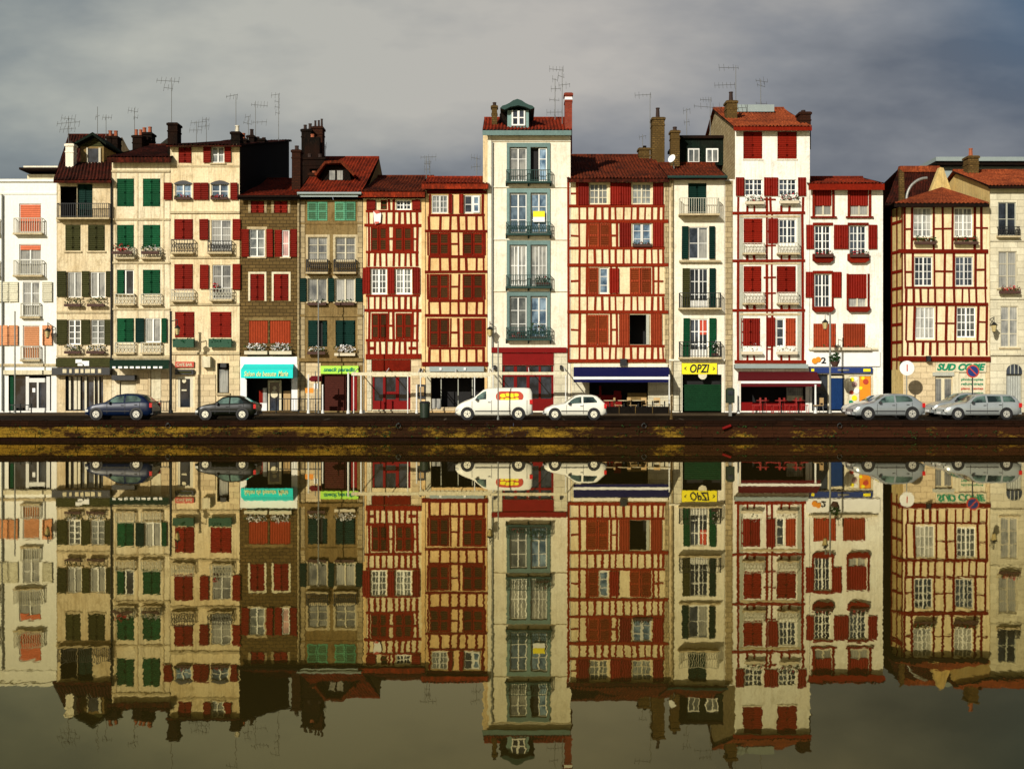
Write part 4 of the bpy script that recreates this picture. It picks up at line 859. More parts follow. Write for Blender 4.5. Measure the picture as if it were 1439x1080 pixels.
h.studs((1275, 1286, 1296.5, 1307, 1317, 1330, 1342.5, 1353, 1364, 1375, 1386.5), 481, 499, 3)
h.bh(504, 1262, 1391, 7, .12)
flowerbox('dark foliage in the window box, upper left window of the corner timber house', 1283, 332, 1313, 344, fl_n=6, leaf_n=120, fl='petal_w'); flowerbox('dark foliage in the window box, upper right window of the corner timber house', 1339, 331, 1372, 344, fl_n=2, leaf_n=120)
h.box('stone_facing', 1270, 509, 1314, 577, .03, 'shopstone'); h.box('stone_facing', 1338.5, 524, 1347, 577, .03, 'canvas'); h.box('stone_facing', 1386, 509, 1390.5, 577, .03, 'shopstone')
h.box('sign_board', 1314.5, 509, 1385.5, 522.5, .06, 'canvas'); text('lettering', 'SUD COPIE', 1316, 510.5, 1384, 520.5, 71.92, 'signgreen', h.root, shear=.3, off=.045)
h.op(1311.5, 528, 1338, 575, .3, 'dark'); q = MB(); q.pbox(1310, 522.8, 1340, 528, 71.9, 72.02); q.build('door_hood', 'gframe', h.root)
q = MB(); q.pbox(1312, 529, 1338, 575, 72.1, 72.15, 0); q.pbox(1314, 532, 1323, 565, 72.07, 72.1, 1); q.pbox(1328, 532, 1337, 565, 72.07, 72.1, 1); q.build('door', ['canvas', 'curt'], h.root)
h.op(1347.5, 523, 1385.5, 565, .3, 'dark'); o = MB().pbox(1348, 523.5, 1385, 565, 72.05, 72.08).build('shop_window', 'canvas', h.root)
for k, (st, m) in enumerate((('photocopies', 'signgreen'), ('reliure tirage', 'signgreen'), ('plans  textes', 'signred'), ('fax impression', 'signgreen'))): text('lettering', st, 1351, 531 + k * 6.4, 1382, 535.5 + k * 6.4, 72.04, m, o)
q = MB(); q.box(X(1300), X(1305), 71.6, 71.9, Z(508), Z(500)); q.build('wall_lamp', 'black', h.root)
# hipped roof
e0, e1, ed, zE, px_ = X(1257, 71.4), X(1390.5, 71.4), 71.4, Z(285, 71.4), (X(1325, 77), 77.2, Z(262, 77)); q = MB()
n = 44; pk = px_
for k in range(n):
    xa, xb = e0 + (e1 - e0) * k / n, e0 + (e1 - e0) * (k + 1) / n
    for r in range(8):
        t0, t1 = r / 8, (r + 1) / 8; j0, j1 = (.03 * (-1) ** k, .03 * (-1) ** (k + 1))
        L = lambda x, t, j: (x + (pk[0] - x) * t, ed + (pk[1] - ed) * t, zE + (pk[2] - zE) * t + j * (1 - t))
        q.face([L(xa, t0, j0), L(xb, t0, j1), L(xb, t1, j1), L(xa, t1, j0)])
q.face([(e0, ed, zE), pk, (e0, 83, zE)]); q.face([(e1, ed, zE), (e1, 83, zE), pk]); q.face([(e0, ed, zE - .05), (e0, 83, zE - .05), (e1, 83, zE - .05), (e1, ed, zE - .05)], 1)
o = q.build('roof', ['tileor', 'soot'], h.root); MB().box(e0, e1, ed, ed + .07, zE - .24, zE - .04).build('fascia', 'soot', o)
h.finish()
# splayed corner wall with its own beams
q = MB(); x0, x1, ya = X(1269) + .012, X(1253, 73.6), 73.6
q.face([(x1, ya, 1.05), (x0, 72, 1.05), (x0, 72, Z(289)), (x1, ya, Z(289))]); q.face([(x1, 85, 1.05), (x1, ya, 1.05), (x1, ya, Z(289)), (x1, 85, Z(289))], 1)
q.build('corner_wall', ['yellowish', 'sootwall'], h.root)  # alley side near-black, the alley's deep shade put into its colour
q = MB()
for yy in (310, 352, 380, 404, 427, 455, 480, 504):
    z = Z(yy) ; q.face([(x1 - .03, ya - .02, z - .09), (x0 - .03, 71.98, z - .09), (x0 - .03, 71.98, z + .09), (x1 - .03, ya - .02, z + .09)])
for t in (.05, .5, .95):
    a, b = x1 + (x0 - x1) * (t - .05), x1 + (x0 - x1) * (t + .05); y0, y1 = ya + (72 - ya) * (t - .05), ya + (72 - ya) * (t + .05)
    q.face([(a - .05, y0 - .03, 3.7), (b - .05, y1 - .03, 3.7), (b - .05, y1 - .03, Z(290)), (a - .05, y0 - .03, Z(290))])
q.build('corner_beams', 'redtimber', h.root)
# taller wing behind the corner house
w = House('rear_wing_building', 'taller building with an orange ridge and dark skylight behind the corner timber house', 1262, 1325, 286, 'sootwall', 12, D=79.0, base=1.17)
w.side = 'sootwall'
w.roof(1244, 1330, 285, 238, 84, 'tiledk', fascia='soot', fh=.1, De=78.8, xr0=1262, xr1=1322); w.gab = None; w.depth = 12
MB().box(X(1262, 83.8), X(1318, 83.8), 83.4, 83.8, Z(243, 83.8), Z(234.5, 83.8)).build('ridge_tiles', 'tileor', w.root)
q = MB(); q.prism([(X(1263, 78.9), Z(285, 78.9)), (X(1270, 78.9), Z(285, 78.9)), (X(1269, 78.9), Z(243, 78.9)), (X(1263, 78.9), Z(238, 78.9))], 78.7, 78.95); q.build('gable_edge', 'chim', w.root)
q = MB(); pr = None
for k in range(9):
    t = math.pi / 2 * k / 8; p = (X(1301, 78) - 1.15 * math.cos(t) ** 1.0, 78, Z(286, 78) + 1.6 * math.sin(t)); p = (X(1274, 78) + 1.3 * (1 - math.cos(t)), 78, Z(280, 78) + 1.35 * math.sin(t))
    if pr: q.tube(pr, p, .09)
    pr = p
q.build('vent_pipe', 'gpost', w.root)
q = MB(); D = 78.1; q.prism([(X(1299, D), Z(292, D)), (X(1321, D), Z(235, D)), (X(1326, D), Z(236, D)), (X(1345, D), Z(292, D))], D, D + .5); q.build('gable_wall', 'yellowish', w.root)
w.finish()

# 15 stone house at the right end
h = House('ashlar_house', 'pale ashlar stone house with tall windows and grey arched garage at the right end', 1391, 1600, 264, 'greystone', 16)
h.side = 'yellowish'; h.roof(1389.5, 1602, 260, 240, 77.4, 'tileor', fascia='soot', fh=.15, rows=16)
for dx in (0, 62, 124):
    h.win(1402.5 + dx, 284, 1428 + dx, 331, pane='glass', rows=2, sill=1, fr='gframe'); h.rail(1401 + dx, 319, 1430 + dx, 332, 'iron', .3, 'sillm', .15, scroll=True)
    h.win(1403 + dx, 353, 1429 + dx, 405, pane='curt', rows=3, sill=1, fr='cframe'); h.win(1406 + dx, 430, 1431 + dx, 488, pane='curt', rows=3, sill=1, fr='cframe')
    flowerbox('red flowers under the middle window %s of the ashlar house' % ('in the first bay', 'in the second bay', 'in the third bay')[dx // 62], 1402 + dx, 401, 1431 + dx, 413, fl_n=50, leaf_n=60) if dx == 0 else None
    h.op(1414 + dx, 525, 1436 + dx, 577, .3, 'dark'); q = MB(); q.pbox(1414 + dx, 526, 1436 + dx, 577, 72.15, 72.2); q.build('garage_door', 'greyd', h.root)
    q = MB(); pts = [(X(1414 + dx), Z(525.5)), (X(1436 + dx), Z(525.5))] + [(X(1425 + dx) + .458 * math.cos(math.pi * k / 8), Z(521) + .4 * math.sin(math.pi * k / 8)) for k in range(9)]; q.prism(pts, 71.97, 71.998); o = q.build('fanlight', 'glass', h.root)
    q = MB()
    for k in (1, 2, 3): q.pbox(1414 + dx + 5.5 * k - .6, 512, 1414 + dx + 5.5 * k + .6, 525, 71.94, 71.97)
    q.build('fanlight_bars', 'gframe', o)
h.band(337, 339.5, .06, 'greystone'); h.band(418, 420.5, .08, 'greystone'); h.band(496, 499, .12, 'greystone'); h.pipe(1412, 500, 575, 'zpost', .04) if False else None
h.finish()
h.chimney(1361, 206, 1375.5, 250, 76.4, 'chim', 1, .9, potm='pot', pot_h=.55)
# mansard block far behind at the right
m_ = House('mansard_block', 'big grey zinc mansard roof rising behind the right end of the row', 1325, 1660, 300, 'greystone', 14, D=92, base=1.17)
q = MB(); D = 92; q.xprism([(92, Z(300, D)), (93.4, Z(227, D)), (94, Z(222, D)), (104, Z(222, D)), (105.5, Z(300, D))], X(1322, D), X(1660, D)); ro = q.build('roof', 'zinc', m_.root)
MB().box(X(1318, D), X(1660, D), 92.6, 105, Z(229.5, D), Z(225, D)).build('parapet', 'soot', ro); MB().box(X(1318, D), X(1660, D), 92.4, 105, Z(224.8, D), Z(219, D)).build('cornice', 'zinc', ro)
MB().box(X(1388, D), X(1410, D), 96, 98, Z(219, D), Z(214, D)).build('roof_vent', 'soot', ro); m_.finish()
# pale block behind the white house
b_ = House('far_left_rear_building', 'pale building with a flat striped roof showing above the white house', 38, 92, 245, 'canvas', 10, D=88, base=1.17)
D = 88; q = MB(); q.box(X(33, D), X(100, D), 87.2, 97, Z(241, D), Z(238, D)); q.build('flat_roof', 'soot', b_.root); q = MB(); q.box(X(36, D), X(100, D), 87.6, 96, Z(237.8, D), Z(234.5, D)); q.build('parapet', 'ivory', b_.root); q = MB(); q.box(X(40, D), X(95, D), 88.5, 95, Z(234.4, D), Z(231.5, D)); q.build('roof_cap', 'soot', b_.root); b_.finish()

# ================================================================ ground, water, quay
def struct(name, q, m, label=None, smooth=False):
    o = q.build(name, m, None, smooth); o['kind'] = 'structure'; return o
q = MB()
for a, b in (((61.2, .88), (69, .98)), ((69, .98), (72, 1.0)), ((72, 1.0), (3000, 1.0))):
    xx = 2500
    q.face([(-xx, a[0], a[1]), (xx, a[0], a[1]), (xx, b[0], b[1]), (-xx, b[0], b[1])])
T['ground'] = plaster('brown_ground', (.07, .05, .03), .5)
T['asphalt'] = plaster('dark_wet_asphalt', (.012, .007, .003), .6, (.005, .003, .002), .8)
T['pave'] = stone('brown_pavement_slabs', (.055, .036, .017), (.035, .022, .011), (.015, .01, .006), .6, .4)
T['kerb'] = stone('pale_kerb_stone', (.07, .05, .028), (.05, .035, .02), (.05, .035, .02), 1.0, .3)
T['asphalt'].node_tree.nodes['Principled BSDF'].inputs['Specular IOR Level'].default_value = .02; T['pave'].node_tree.nodes['Principled BSDF'].inputs['Specular IOR Level'].default_value = .05; T['kerb'].node_tree.nodes['Principled BSDF'].inputs['Specular IOR Level'].default_value = .05
struct('ground', q, 'ground')
q = MB(); q.face([(-130, 61.62, .99), (130, 61.62, .99), (130, 69.0, 1.05), (-130, 69.0, 1.05)]); struct('road', q, 'asphalt')
q = MB(); q.box(-130, 130, 69.18, 72.6, .9, 1.165); struct('pavement', q, 'pave')
q = MB(); q.box(-130, 130, 69.0, 69.175, .85, 1.17); struct('kerb', q, 'kerb')
q = MB()
for k in range(12):
    x = -34 + k * 6.1; q.box(x, x + .10, 62.2, 64.4, .0, .0)
    q.v[-8:] = [(x, 62.4, 1.002), (x + .1, 62.4, 1.002), (x + .1, 64.6, 1.02), (x, 64.6, 1.02)] * 2
    q.f = q.f[:-6] + [(len(q.v) - 8, len(q.v) - 7, len(q.v) - 6, len(q.v) - 5)]; q.m = q.m[:-6] + [0]
T['line'] = paint('worn_white_road_paint', (.12, .10, .07), .8, .9)
struct('parking_lines', q, 'line')

# water: calm, olive, reflecting at grazing angles
m, n, b = nt('calm_olive_river_water'); T['water'] = m
p1 = pos(n, (1.0, .35, 1)); p2 = pos(n, (.22, .10, 1))
def nv(vec, sc, det):
    t = n.nodes.new('ShaderNodeTexNoise'); t.inputs['Scale'].default_value = sc; t.inputs['Detail'].default_value = det; t.inputs['Roughness'].default_value = .62
    n.links.new(vec, t.inputs['Vector']); v = n.nodes.new('ShaderNodeVectorMath'); v.operation = 'SUBTRACT'; n.links.new(t.outputs['Color'], v.inputs[0]); v.inputs[1].default_value = (.5, .5, .5); return v.outputs[0]
def vscale(v, s):
    t = n.nodes.new('ShaderNodeVectorMath'); t.operation = 'MULTIPLY'; n.links.new(v, t.inputs[0]); t.inputs[1].default_value = s; return t.outputs[0]
def vadd(a, c):
    t = n.nodes.new('ShaderNodeVectorMath'); t.operation = 'ADD'; n.links.new(a, t.inputs[0])
    if isinstance(c, tuple): t.inputs[1].default_value = c
    else: n.links.new(c, t.inputs[1])
    return t.outputs[0]
WFINE, WBIG = (.013, .0016, 0), (.0032, .0005, 0)
nn = vadd(vadd(vscale(nv(p1, 14.0, 3), WFINE), vscale(nv(p2, 3.2, 2), WBIG)), (0, 0, 1))
vn = n.nodes.new('ShaderNodeVectorMath'); vn.operation = 'NORMALIZE'; n.links.new(nn, vn.inputs[0])
fr = n.nodes.new('ShaderNodeFresnel'); fr.inputs['IOR'].default_value = 1.36; n.links.new(vn.outputs[0], fr.inputs['Normal'])
gl = n.nodes.new('ShaderNodeBsdfGlossy'); gl.inputs['Roughness'].default_value = .011; n.links.new(vn.outputs[0], gl.inputs['Normal'])
n.links.new(mix(n, mr(n, fr.outputs[0], .15, .75, 0, 1), (1.0, .90, .46), (.93, .86, .68)), gl.inputs['Color'])
df = n.nodes.new('ShaderNodeBsdfDiffuse'); df.inputs['Color'].default_value = (.028, .020, .004, 1)
ms = n.nodes.new('ShaderNodeMixShader'); n.links.new(mr(n, fr.outputs[0], .0, 1, .03, 1.0), ms.inputs[0]); n.links.new(df.outputs[0], ms.inputs[1]); n.links.new(gl.outputs[0], ms.inputs[2])
n.links.new(ms.outputs[0], [x for x in n.nodes if x.type == 'OUTPUT_MATERIAL'][0].inputs['Surface'])
q = MB(); q.face([(-400, -150, 0), (400, -150, 0), (400, 61.1, 0), (-400, 61.1, 0)]); struct('water', q, 'water')

# quay wall: mossy blocks over a wet dark base
def mossy(name, a, b_):
    m, n, b = nt(name); f1 = noise(n, pos(n, (1, 1, 2.2)), 3.2, 5, .75); f2 = noise(n, pos(n), 14, 3, .7)
    col = mix(n, mr(n, f1, .40, .60, 0, 1), a, b_); col = mix(n, mr(n, f2, .45, .68, 0, .8), col, (.03, .017, .008))
    n.links.new(col, b.inputs['Base Color']); b.inputs['Roughness'].default_value = .95; b.inputs['Specular IOR Level'].default_value = .1; bump(n, b, f2, .04, .8); return m
m, n, b = nt('mossy_quay_stones'); T['mossband'] = m
g_ = n.nodes.new('ShaderNodeNewGeometry'); s_ = n.nodes.new('ShaderNodeSeparateXYZ'); n.links.new(g_.outputs['Position'], s_.inputs[0])
patch = noise(n, pos(n, (.42, .42, 1.1)), 1.0, 4, .62); rag = noise(n, pos(n, (1, 1, 2.4)), 4.0, 5, .78); f2 = noise(n, pos(n), 13, 3, .7)
gate = math_(n, 'ADD', math_(n, 'ADD', patch, mr(n, s_.outputs[0], 3, 14, .09, -.06)), math_(n, 'MULTIPLY', math_(n, 'SUBTRACT', rag, .5), .55))
col = mix(n, mr(n, s_.outputs[0], 6, 12, 0, 1), (.024, .010, .004), (.036, .012, .005))
col = mix(n, mr(n, gate, .505, .66, 0, 1), col, (.22, .13, .014)); col = mix(n, mr(n, f2, .46, .66, 0, .75), col, (.022, .011, .004))
n.links.new(col, b.inputs['Base Color']); b.inputs['Roughness'].default_value = .95; b.inputs['Specular IOR Level'].default_value = .05; bump(n, b, f2, .05, .9)
T['moss'] = mossy('yellow_mossy_block', (.25, .145, .014), (.06, .030, .007)); T['moss2'] = mossy('half_mossy_block', (.15, .085, .011), (.035, .017, .006))
T['qdark'] = stone('dark_brown_quay_stone', (.024, .009, .004), (.013, .006, .003), (.008, .004, .002), .9, .25, .5)
T['qwet'] = plaster('wet_algae_stone', (.014, .006, .003), .6, (.005, .003, .002))
T['qbrown'] = stone('red_brown_quay_stone', (.060, .020, .008), (.035, .012, .005), (.015, .007, .004), .8, .2, .6)
for k in ('qdark', 'qwet', 'qbrown'): T[k].node_tree.nodes['Principled BSDF'].inputs['Specular IOR Level'].default_value = .04
t = thing('quay_wall', 'low mossy stone quay wall running along the water below the street', 'quay wall', (0, 60.3, 0))
q = MB(); q.box(-130, 130, 60.92, 61.6, -2.5, .19); q.build('wet_base', 'qwet', t)
q = MB()
for z0, z1 in ((.195, .36), (.372, .54), (.552, .715)):
    x = -130.0
    while x < 130:
        w = R.uniform(.35, 1.1); q.box(x + .005, x + w - .005, 60.84 + R.uniform(-.03, .03), 61.5, z0 + R.uniform(-.012, .008), z1 + R.uniform(-.01, .006)); x += w
q.build('stone_course', 'mossband', t)
q = MB(); x = -130.0
while x < 130:
    w = R.uniform(1.1, 1.9); q.box(x + .008, x + w - .008, 60.80 + R.uniform(-.015, .015), 61.5, .725, .885); x += w
q.build('upper_course', 'qdark', t)
q = MB(); x = -130.0
while x < 130:
    w = R.uniform(1.1, 1.9); q.box(x + .008, x + w - .008, 60.74 + R.uniform(-.015, .015), 61.6, .89, 1.03 + R.uniform(-.012, .008)); x += w
q.build('coping', 'qdark', t)
q = MB()
for k in range(200):
    x = R.uniform(-33, 33); q.leaves((x, 60.78, R.uniform(.2, .5) if k % 3 else .73), (R.uniform(.06, .3), .05, .10), 5, .03)
o = q.build('weeds', 'foliage', t)

q = MB(); xx = X(1021, 60.7); q.tube((xx - .2, 60.70, .62), (xx + .22, 60.70, .78), .07, .07, 10); f_ = q.build('mooring_fender', 'reddoor', None); f_['label'] = 'small red fender hanging at the quay edge below the ticket machine'; f_['category'] = 'fender'
for k, px in enumerate((236, 560, 905, 1180)):
    xx = X(px, 60.7); t_ = thing('mooring_ring', '%s rusty mooring ring from the left on the quay wall' % ('first', 'second', 'third', 'fourth')[k], 'mooring ring', (xx, 60.72, .8), 'mooring rings on the quay wall'); q = MB()
    for j in range(12):
        a, c = 2 * math.pi * j / 12, 2 * math.pi * (j + 1) / 12; q.tube((xx + .11 * math.cos(a), 60.70, .76 + .11 * math.sin(a)), (xx + .11 * math.cos(c), 60.70, .76 + .11 * math.sin(c)), .018, n=6)
    q.build('ring', 'bpost', t_); MB().box(xx - .04, xx + .04, 60.66, 60.80, .84, .92).build('bracket', 'bpost', t_)
# ================================================================ parked cars
def lerp(tab, u):
    for (a, ya), (b, yb) in zip(tab, tab[1:]):
        if u <= b: return ya + (yb - ya) * max(0, (u - a)) / (b - a)
    return tab[-1][1]
def roadz(y): return .99 + (y - 61.62) / (69.0 - 61.62) * .06
def car(name, label, cat, xl, xr, ysurf, width, top, belt, wheels, wins, paint_, ws, rw, rim='alloy', clear=.19, wr=.275, handles=(), tumble=.24, low=None, seams=()):
    Dn = ysurf; x0 = X(xl, Dn); L = X(xr, Dn) - x0; yc = Dn + width / 2; zg = roadz(yc)
    t = thing(name, label, cat, (x0 + L / 2, yc, zg), 'cars parked along the quay')
    W = lambda u: width / 2 * (1 - .16 * max(0, 1 - u / .10) ** 2 - .10 * max(0, (u - .92) / .08) ** 2)
    N = 44; q = MB(); rings = []
    us = [k / N for k in range(N + 1)]
    def section(u):
        w, T_, B = W(u), lerp(top, u), lerp(belt, u); z0 = clear + (.06 if u < .04 or u > .96 else 0)
        gh = T_ > B + .02; B = min(B, T_ - .02)
        h = [(0, z0), (w * .86, z0), (w * .97, z0 + .1), (w, z0 + (B - z0) * .45), (w * .985, B - .04), (w * .95, B)]
        if gh: r = w * (.95 - tumble * min(1, (T_ - B) / .45)); h += [(w * .95 + (r - w * .95) * .5, B + (T_ - B) * .5), (r, T_ - .035), (r * .86, T_), (0, T_ + .025)]
        else: h += [(w * .93, B + .004), (w * .88, T_ - .012), (w * .6, T_), (0, T_ + .012)]
        return h
    S = []
    for u in us:
        h = section(u); pts = [(-y, z) for y, z in h] + [(y, z) for y, z in h[-2:0:-1]]; S.append(pts)
    m = len(S[0])
    for u, pts in zip(us, S): q.v += [(x0 + u * L, yc + y, zg + z) for y, z in pts]
    for i in range(N):
        for k in range(m):
            a = i * m + k; c = i * m + (k + 1) % m; q.f.append((a, c, c + m, a + m)); q.m.append(0)
    q.f.append(tuple(range(m - 1, -1, -1))); q.f.append(tuple(range(N * m, N * m + m))); q.m += [0, 0]
    body = q.build('body', paint_, t, True)
    try: body.data.polygons[-1].use_smooth = False; body.data.polygons[-2].use_smooth = False
    except Exception: pass
    # side windows following the body side
    def gp(u, f, s, off=.012):
        w, T_, B = W(u), lerp(top, u), lerp(belt, u); B = min(B, T_ - .02); r = w * (.95 - tumble * min(1, (T_ - B) / .45))
        return (x0 + u * L, yc + s * (w * .95 + (r - w * .95) * f + off), zg + B + (T_ - .035 - B) * f)
    for s in (-1, 1):
        for ua, ub, ins0, ins1 in wins:
            q = MB(); k = 8
            for i in range(k):
                a, c = ua + (ub - ua) * i / k, ua + (ub - ua) * (i + 1) / k
                fa = [.08, .90]; fa2 = [.08, .90]
                P = [gp(a, .08, s), gp(c, .08, s), gp(c, max(.09, lerp([(ua, ins0), (ua + (ub - ua) * .25, .88), (ub - (ub - ua) * .25, .88), (ub, ins1)], c)), s), gp(a, max(.09, lerp([(ua, ins0), (ua + (ub - ua) * .25, .88), (ub - (ub - ua) * .25, .88), (ub, ins1)], a)), s)]
                q.face(P if s < 0 else P[::-1])
            q.build('side_window', 'carglass', t)
        for hx in handles:
            q = MB(); z = zg + lerp(belt, hx) - .12; y = yc + s * (W(hx) + .005); q.box(x0 + hx * L - .07, x0 + hx * L + .07, y - .015, y + .015, z - .015, z + .015); q.build('door_handle', 'bumper', t)
        q = MB()
        for hx in seams:
            y = yc + s * (W(hx) + .001); q.box(x0 + hx * L - .008, x0 + hx * L + .008, y - .006, y + .006, zg + clear + .12, zg + lerp(belt, hx) - .03)
        y = yc + s * W(.5); q.box(x0 + L * (wheels[0] + .1), x0 + L * (wheels[1] - .1), y - .012, y + .012, zg + clear + .22, zg + clear + .27)
        q.build('door_trim', 'bumper', t)
        hx = wins[0][0] + .03; q = MB(); z = zg + lerp(belt, hx) + .04; y = yc + s * (W(hx) * .95 + .09); q.box(x0 + hx * L - .04, x0 + hx * L + .06, y - .08, y + .08, z - .06, z + .06); q.build('wing_mirror', 'bumper', t)
        for wu in wheels:
            xx = x0 + wu * L; yo = yc + s * (W(wu) + .012); yi = yo - s * .2
            MB().tube((xx, yo - s * .045, zg + wr + .02), (xx, yo - s * .004, zg + wr + .02), wr + .055, wr + .05, 22).build('wheel_arch', 'black', t)
            wh = MB().tube((xx, yi, zg + wr), (xx, yo + s * .012, zg + wr), wr, wr * .96, 24).build('wheel', 'rubber', t)
            q = MB(); q.tube((xx, yo, zg + wr), (xx, yo + s * .022, zg + wr), wr * .66, wr * .62, 18)
            q.tube((xx, yo, zg + wr), (xx, yo + s * .03, zg + wr), wr * .18, wr * .14, 10, 1)
            for k in range(5):
                a = 2 * math.pi * k / 5 + .3; c = (xx + math.cos(a) * wr * .42, yo + s * .0235, zg + wr + math.sin(a) * wr * .42); q.tube(c, (c[0], c[1] + s * .003, c[2]), wr * .09, n=6, m=2)
            q.build('rim', [rim, 'bumper', 'black'], wh)
    def strip(ua, ub, name, fw=.78):
        q = MB(); k = 4
        for i in range(k):
            a, c = ua + (ub - ua) * i / k, ua + (ub - ua) * (i + 1) / k
            def row(u): w = W(u) * .95; r = w * (1 - .22 * min(1, max(0, lerp(top, u) - lerp(belt, u)) / .45)); return r * fw, zg + lerp(top, u) + .035
            ra, za = row(a); rc, zc = row(c); q.face([(x0 + a * L, yc - ra, za - .012), (x0 + c * L, yc - rc, zc - .012), (x0 + c * L, yc, zc + .004), (x0 + a * L, yc, za + .004)]); q.face([(x0 + a * L, yc, za + .004), (x0 + c * L, yc, zc + .004), (x0 + c * L, yc + rc, zc - .012), (x0 + a * L, yc + ra, za - .012)])
        q.build(name, 'carglass', t)
    strip(ws[0], ws[1], 'windshield'); strip(rw[0], rw[1], 'rear_window')
    for s in (-1, 1):
        q = MB(); w = W(.02); z = zg + lerp(belt, .02) - .18 if low is None else zg + low; yy = yc + s * (w - .10)
        q.box(x0 + .0, x0 + L * .055, yy - .14, yy + .13, z - .06, z + .06); q.build('headlight', 'lwhite', t)
        q = MB(); z = zg + lerp(belt, .95) - .12; yy = yc + s * (W(.97) - .06); q.box(x0 + L * .965, x0 + L * 1.004, yy - .1, yy + .085, z - .12, z + .1); q.build('tail_light', 'lred', t)
    q = MB(); q.box(x0 - .04, x0 + .2, yc - W(0) * .96, yc + W(0) * .96, zg + .24, zg + .40); q.build('front_bumper', paint_ if 'silver' in name or 'blue' in name else 'bumper', t)
    q = MB(); q.box(x0 + L - .16, x0 + L + .04, yc - W(1) * .96, yc + W(1) * .96, zg + .26, zg + .42); q.build('rear_bumper', paint_ if 'silver' in name else 'bumper', t)
    MB().box(x0 - .055, x0 - .041, yc - .26, yc + .26, zg + .28, zg + .38).build('number_plate', 'whites', t)
    return t, x0, L, yc, zg, W
hb_top = [(a_, b_ * .92) for a_, b_ in [(0, .58), (.03, .70), (.14, .86), (.26, .94), (.30, .98), (.46, 1.36), (.55, 1.42), (.72, 1.41), (.84, 1.34), (.93, 1.05), (.98, .92), (1, .70)]]
hb_belt = [(a_, b_ * .92) for a_, b_ in [(0, .66), (.1, .80), (.28, .90), (.6, .93), (.85, .98), (1, .92)]]
hwins = [(.335, .575, .1, .88), (.60, .83, .88, .5)]
car('blue_hatchback', 'dark blue hatchback parked in front of the house with the long green awning', 'car', 119, 213, 62.8, 1.66, hb_top, hb_belt, (.17, .77), hwins, 'carblue', (.29, .45), (.86, .97), handles=(.56, .76), seams=(.33, .60, .82))
sd_top = [(a_, b_ * .92) for a_, b_ in [(0, .55), (.03, .68), (.15, .82), (.27, .88), (.32, .93), (.45, 1.25), (.54, 1.31), (.70, 1.30), (.80, 1.18), (.92, .94), (.98, .90), (1, .66)]]
sd_belt = [(a_, b_ * .92) for a_, b_ in [(0, .62), (.1, .76), (.28, .84), (.6, .86), (.85, .90), (1, .86)]]
car('dark_saloon', 'dark olive-black saloon with one bright wheel, parked left of the turquoise awning', 'car', 274, 359, 62.8, 1.62, sd_top, sd_belt, (.17, .78), [(.335, .555, .1, .88), (.58, .80, .88, .2)], 'carblack', (.31, .44), (.80, .91), rim='wwheel', handles=(.53, .74), wr=.27, seams=(.33, .57, .8))
van_top = [(0, .58), (.03, .74), (.12, .93), (.19, 1.02), (.24, 1.12), (.36, 1.50), (.42, 1.58), (.55, 1.61), (.9, 1.61), (.975, 1.58), (1, 1.38)]
van_belt = [(0, .66), (.1, .84), (.2, .97), (.5, 1.02), (1, 1.04)]
vt, vx, vl, vy, vz, vw = car('white_van', 'white delivery van with a red and yellow oval emblem on its side', 'van', 640, 748, 62.8, 1.66, van_top, van_belt, (.155, .82), [(.245, .40, .08, .88)], 'carwhite', (.215, .35), (.99, .998), rim='wwheel', handles=(.44,), tumble=.07, wr=.29, seams=(.215, .47, .93))
q = MB(); cx, cz, y = X(716, 62.7), Z(557, 62.7), vy - vw(.7) * .95 - .012
def stad(w, h): return [(cx + s * (w - h) + h * math.cos(a), cz + h * math.sin(a)) for s, ang in ((1, range(-90, 91, 18)), (-1, range(90, 271, 18))) for a in [math.radians(d) for d in ang]]
q.prism(stad(.70, .27), y - .006, y + .04, 0); 
for dx, dz, w, h in ((-.33, .05, .17, .10), (-.10, .09, .13, .09), (.12, .06, .14, .11), (.34, .08, .14, .09), (-.38, -.13, .1, .05), (-.12, -.13, .14, .07), (.15, -.14, .16, .06), (.38, -.11, .1, .06)):
    q.prism([(cx + dx + w * math.cos(a) * 1.0, cz + dz + h * math.sin(a)) for a in [k * math.pi / 5 for k in range(10)]], y - .012, y - .007, 1)
q.build('emblem', ['signred', 'yellow'], vt)
cl_top = [(a_, b_ * .92) for a_, b_ in [(0, .52), (.03, .64), (.15, .80), (.30, .88), (.34, .92), (.50, 1.30), (.58, 1.36), (.78, 1.35), (.86, 1.28), (.95, 1.0), (.985, .9), (1, .62)]]
cl_belt = [(a_, b_ * .92) for a_, b_ in [(0, .58), (.1, .72), (.3, .84), (.6, .88), (.85, .92), (1, .88)]]
car('white_small_hatchback', 'small white three-door hatchback parked just right of the white van', 'car', 765, 852, 62.8, 1.58, cl_top, cl_belt, (.17, .80), [(.37, .60, .1, .88), (.63, .85, .88, .35)], 'carwhite', (.33, .49), (.87, .97), rim='wwheel', handles=(.6,), wr=.27, seams=(.36, .63))
car('silver_blue_hatchback', 'silver-blue hatchback with a red tail light parked before the dark alley', 'car', 1200, 1300, 62.8, 1.68, hb_top, hb_belt, (.20, .82), hwins, 'carsilver', (.29, .45), (.86, .97), handles=(.56, .76), wr=.30, seams=(.33, .60, .82))
es_top = [(a_, b_ * .92) for a_, b_ in [(0, .56), (.03, .68), (.15, .84), (.27, .92), (.31, .97), (.43, 1.33), (.52, 1.40), (.86, 1.38), (.93, 1.28), (.985, 1.0), (1, .7)]]
es_belt = [(a_, b_ * .92) for a_, b_ in [(0, .64), (.1, .78), (.28, .88), (.6, .92), (.85, .95), (1, .92)]]
